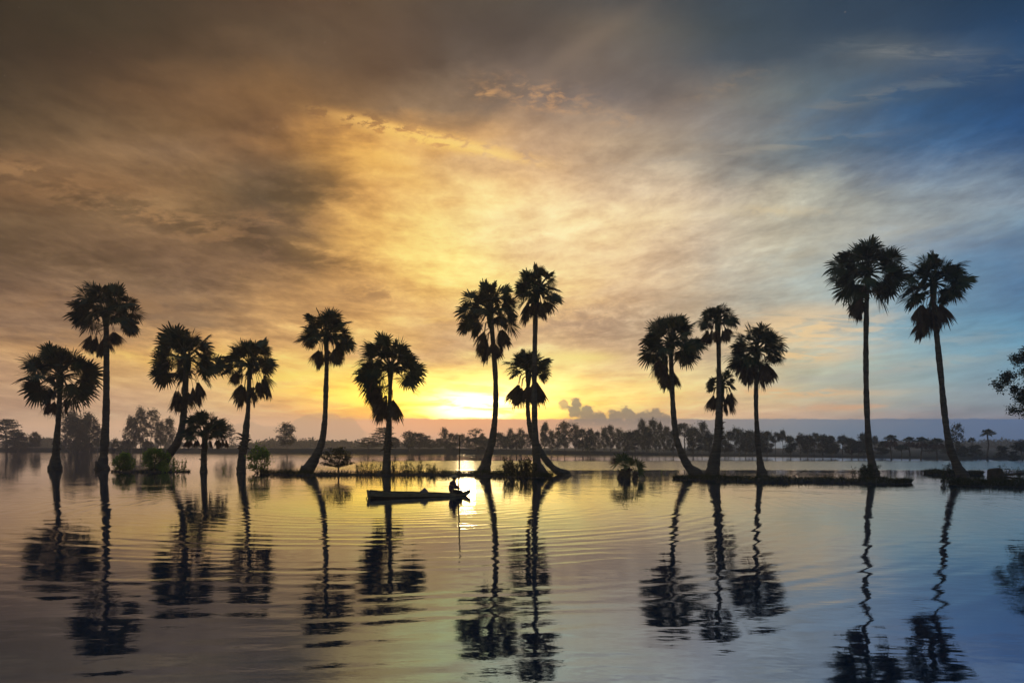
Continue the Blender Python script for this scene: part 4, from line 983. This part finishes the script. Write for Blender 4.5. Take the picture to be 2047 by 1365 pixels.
    hi = MIX(nt, 1.0, hi, (1.16, 1.035, 1.04), 'MULTIPLY')
    hi = MIX(nt, MR(nt, px, 1050.0, 1650.0), hi, MIX(nt, 1.0, hi, (.88, .98, .92), 'MULTIPLY'))
    hi = SHOULDER(nt, hi, 1.0)
    # veiled sun
    g2 = blob(940, 806, 360, 58) * MR(nt, wisp, .2, .62, .55, 1.25)
    hi = MIX(nt, 1.0, hi, MIX(nt, 1.0, XYZ(nt, g2, g2, g2), (.52, .235, .0), 'MULTIPLY'), 'ADD')
    glow = blob(SUNPX, 806, 190, 42) * MR(nt, wisp, .36, .58, .45, 1.3)
    hi = MIX(nt, 1.0, hi, MIX(nt, 1.0, XYZ(nt, glow, glow, glow), (1.5, .78, .12), 'MULTIPLY'), 'ADD')
    core = blob(946, 814, 70, 29) * MR(nt, wisp, .34, .58, .22, 1.25)
    hi = MIX(nt, 1.0, hi, MIX(nt, 1.0, XYZ(nt, core, core, core), (3.2, 2.7, 1.7), 'MULTIPLY'), 'ADD')
    # low distant cloud deck with a sharp upper edge, softer on the left
    lo = MIX(nt, 1.0, stack(LOW, py), (1.30, 1.18, 1.12), 'MULTIPLY'); lo = MIX(nt, MR(nt, px, 800.0, 1350.0, 1.0, 0.0), lo, MIX(nt, 1.0, lo, (1.14, 1.13, 1.10), 'MULTIPLY'))
    ew = NOISE(nt, XYZ(nt, px * .004, 0.0, 0.0), 2.0, 5, .6)
    ef = NOISE(nt, XYZ(nt, px * .016, py * .03, 1.0), 2.0, 4, .6)
    edge = 837.0 + (ew - .5) * 15.0 + (ef - .5) * 4.0
    soft = MR(nt, px, 560.0, 800.0, 16.0, 1.6)
    deck = MR(nt, py, edge - soft, edge + soft)
    col = MIX(nt, deck, hi, lo)
    # heaped cumulus on the horizon right of the sun, paler one to its left
    def height(T):
        p0, p1 = T[0][0], T[-1][0]
        g = RAMP(nt, MR(nt, px + (ef - .5) * 22.0 + (py - 830.0) * .35, float(p0), float(p1), 0.0, 1.0, 'LINEAR'), [((p - p0) / (p1 - p0), ((900 - h) / 200,) * 3) for p, h in T], 'CARDINAL')
        gx, _, _ = SEP(nt, g); return 900.0 - gx * 200.0
    pf = NOISE(nt, XYZ(nt, px * .03, py * .04, 6.0), 2.2, 6, .64)
    heap = None
    for (a_, b_, ra, rb) in [(1152, 806, 13, 12), (1150, 822, 17, 15), (1172, 826, 22, 14), (1196, 837, 24, 14), (1230, 833, 20, 15), (1256, 829, 22, 14), (1284, 836, 22, 14), (1310, 831, 22, 14), (1330, 840, 18, 14), (1220, 852, 60, 16), (1290, 852, 60, 16), (1165, 846, 34, 14)]:
        g_ = blob(a_, b_, ra, rb); heap = g_ if heap is None else MA(nt, 'MAXIMUM', heap, g_)
    hv = heap + (pf - .5) * 1.5 + (puff - .5) * .4
    cm = MR(nt, hv, .27, .62)
    body = MIX(nt, MR(nt, hv, .40, .80), lin((174, 148, 122)), lin((140, 126, 116)))
    body = MIX(nt, MR(nt, pf, .38, .62, 0.0, .6), lin((126, 116, 110)), body)
    body = MIX(nt, MR(nt, py, 834.0, 866.0), body, lo)
    col = MIX(nt, cm * .84, col, body)
    col = MIX(nt, MR(nt, blob(1127, 809, 13, 13) + (pf - .5) * 1.6, .40, .75) * .7, col, lin((172, 146, 120)))
    HL = [(420, 868), (470, 850), (505, 842), (540, 850), (585, 846), (606, 830), (640, 824), (672, 828), (690, 834), (705, 832), (722, 846), (745, 862)]
    tl = height(HL) + (pf - .5) * 12.0
    cl = MR(nt, py, tl - 2.0, tl + 4.0) * MR(nt, px, 430.0, 470.0) * MR(nt, px, 722.0, 744.0, 1.0, 0.0)
    col = MIX(nt, cl * .4, col, lin((184, 156, 130)))
    # sky behind the viewer: unseen, brightened at left as fill light for the trunks
    sky = nt.nodes.new('ShaderNodeTexSky'); sky.sky_type = 'NISHITA'; sky.sun_disc = False
    sky.sun_elevation = SUN_EL; sky.sun_rotation = SUN_AZ; sky.air_density = 1.0; sky.dust_density = 2.0
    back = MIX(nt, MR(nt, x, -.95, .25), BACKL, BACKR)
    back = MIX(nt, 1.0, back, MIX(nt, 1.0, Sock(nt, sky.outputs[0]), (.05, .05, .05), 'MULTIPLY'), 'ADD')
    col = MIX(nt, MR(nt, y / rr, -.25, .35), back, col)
    col = MIX(nt, MR(nt, z / MA(nt, 'MAXIMUM', rr, .01), .72, 1.3), col, ZEN)  # overhead sky out of view, made blue to tint light on the water
    bg = nt.nodes.new('ShaderNodeBackground'); nt.links.new(col.so, bg.inputs[0]); bg.inputs[1].default_value = GAIN
    out = nt.nodes.new('ShaderNodeOutputWorld'); nt.links.new(bg.outputs[0], out.inputs[0])
    w.cycles.sampling_method = 'MANUAL'; w.cycles.sample_map_resolution = 1024

def build_camera():
    cam = bpy.data.cameras.new('camera'); o = bpy.data.objects.new('camera', cam); COL.objects.link(o); sc.camera = o
    cam.sensor_width = 36; cam.lens = 36 * F / 2047; cam.shift_y = (HY - 682.5) / 2047; cam.clip_end = 3000; cam.clip_start = .05
    o.location = (0, 0, CAMZ); o.rotation_euler = (R(90), 0, 0)
    sun = bpy.data.lights.new('sun', 'SUN'); sun.energy = SUN_E; sun.angle = R(1.6); sun.color = (1, .72, .38)
    s = bpy.data.objects.new('sun', sun); COL.objects.link(s)
    d = Vector((math.sin(SUN_AZ) * math.cos(SUN_EL), math.cos(SUN_AZ) * math.cos(SUN_EL), math.sin(SUN_EL)))
    s.rotation_euler = d.to_track_quat('Z', 'Y').to_euler(); s.location = d * 200
SUN_E = .03
import os
build_camera(); build_world()
if not os.environ.get('SKYONLY'):
    build_setting(); build_palms()
    sapling(21, 1243, 956, 25, 21, [(-9, 31, 18, 1), (-4, 33, 22, 0), (9, 28, 24, 0), (3, 36, 21, 0), (14, 14, 14, 2)], 'larger palm sapling with a fat stump and a withered frond to its left')
    sapling(22, 1267, 957, 9, 16, [(-5, 26, 22, 0), (5, 25, 23, 0), (8, 17, 19, 0), (-1, 12, 12, 2), (5, 10, 12, 2)], 'smaller palm sapling with bright fan fronds on a thin foot')
    build_bushes(); build_far_trees(); right_tree(); build_boat()
sc.render.engine = 'CYCLES'
cy = sc.cycles
cy.max_bounces = 5; cy.diffuse_bounces = 2; cy.glossy_bounces = 3; cy.transmission_bounces = 0; cy.volume_bounces = 1; cy.transparent_max_bounces = 4
cy.use_denoising = True; cy.use_adaptive_sampling = True; cy.adaptive_threshold = .02; cy.sample_clamp_indirect = 3.0; cy.seed = 7
cy.caustics_reflective = False; cy.caustics_refractive = False
sc.view_settings.view_transform = 'Standard'; sc.view_settings.look = 'None'; sc.view_settings.exposure = 0; sc.view_settings.gamma = 1
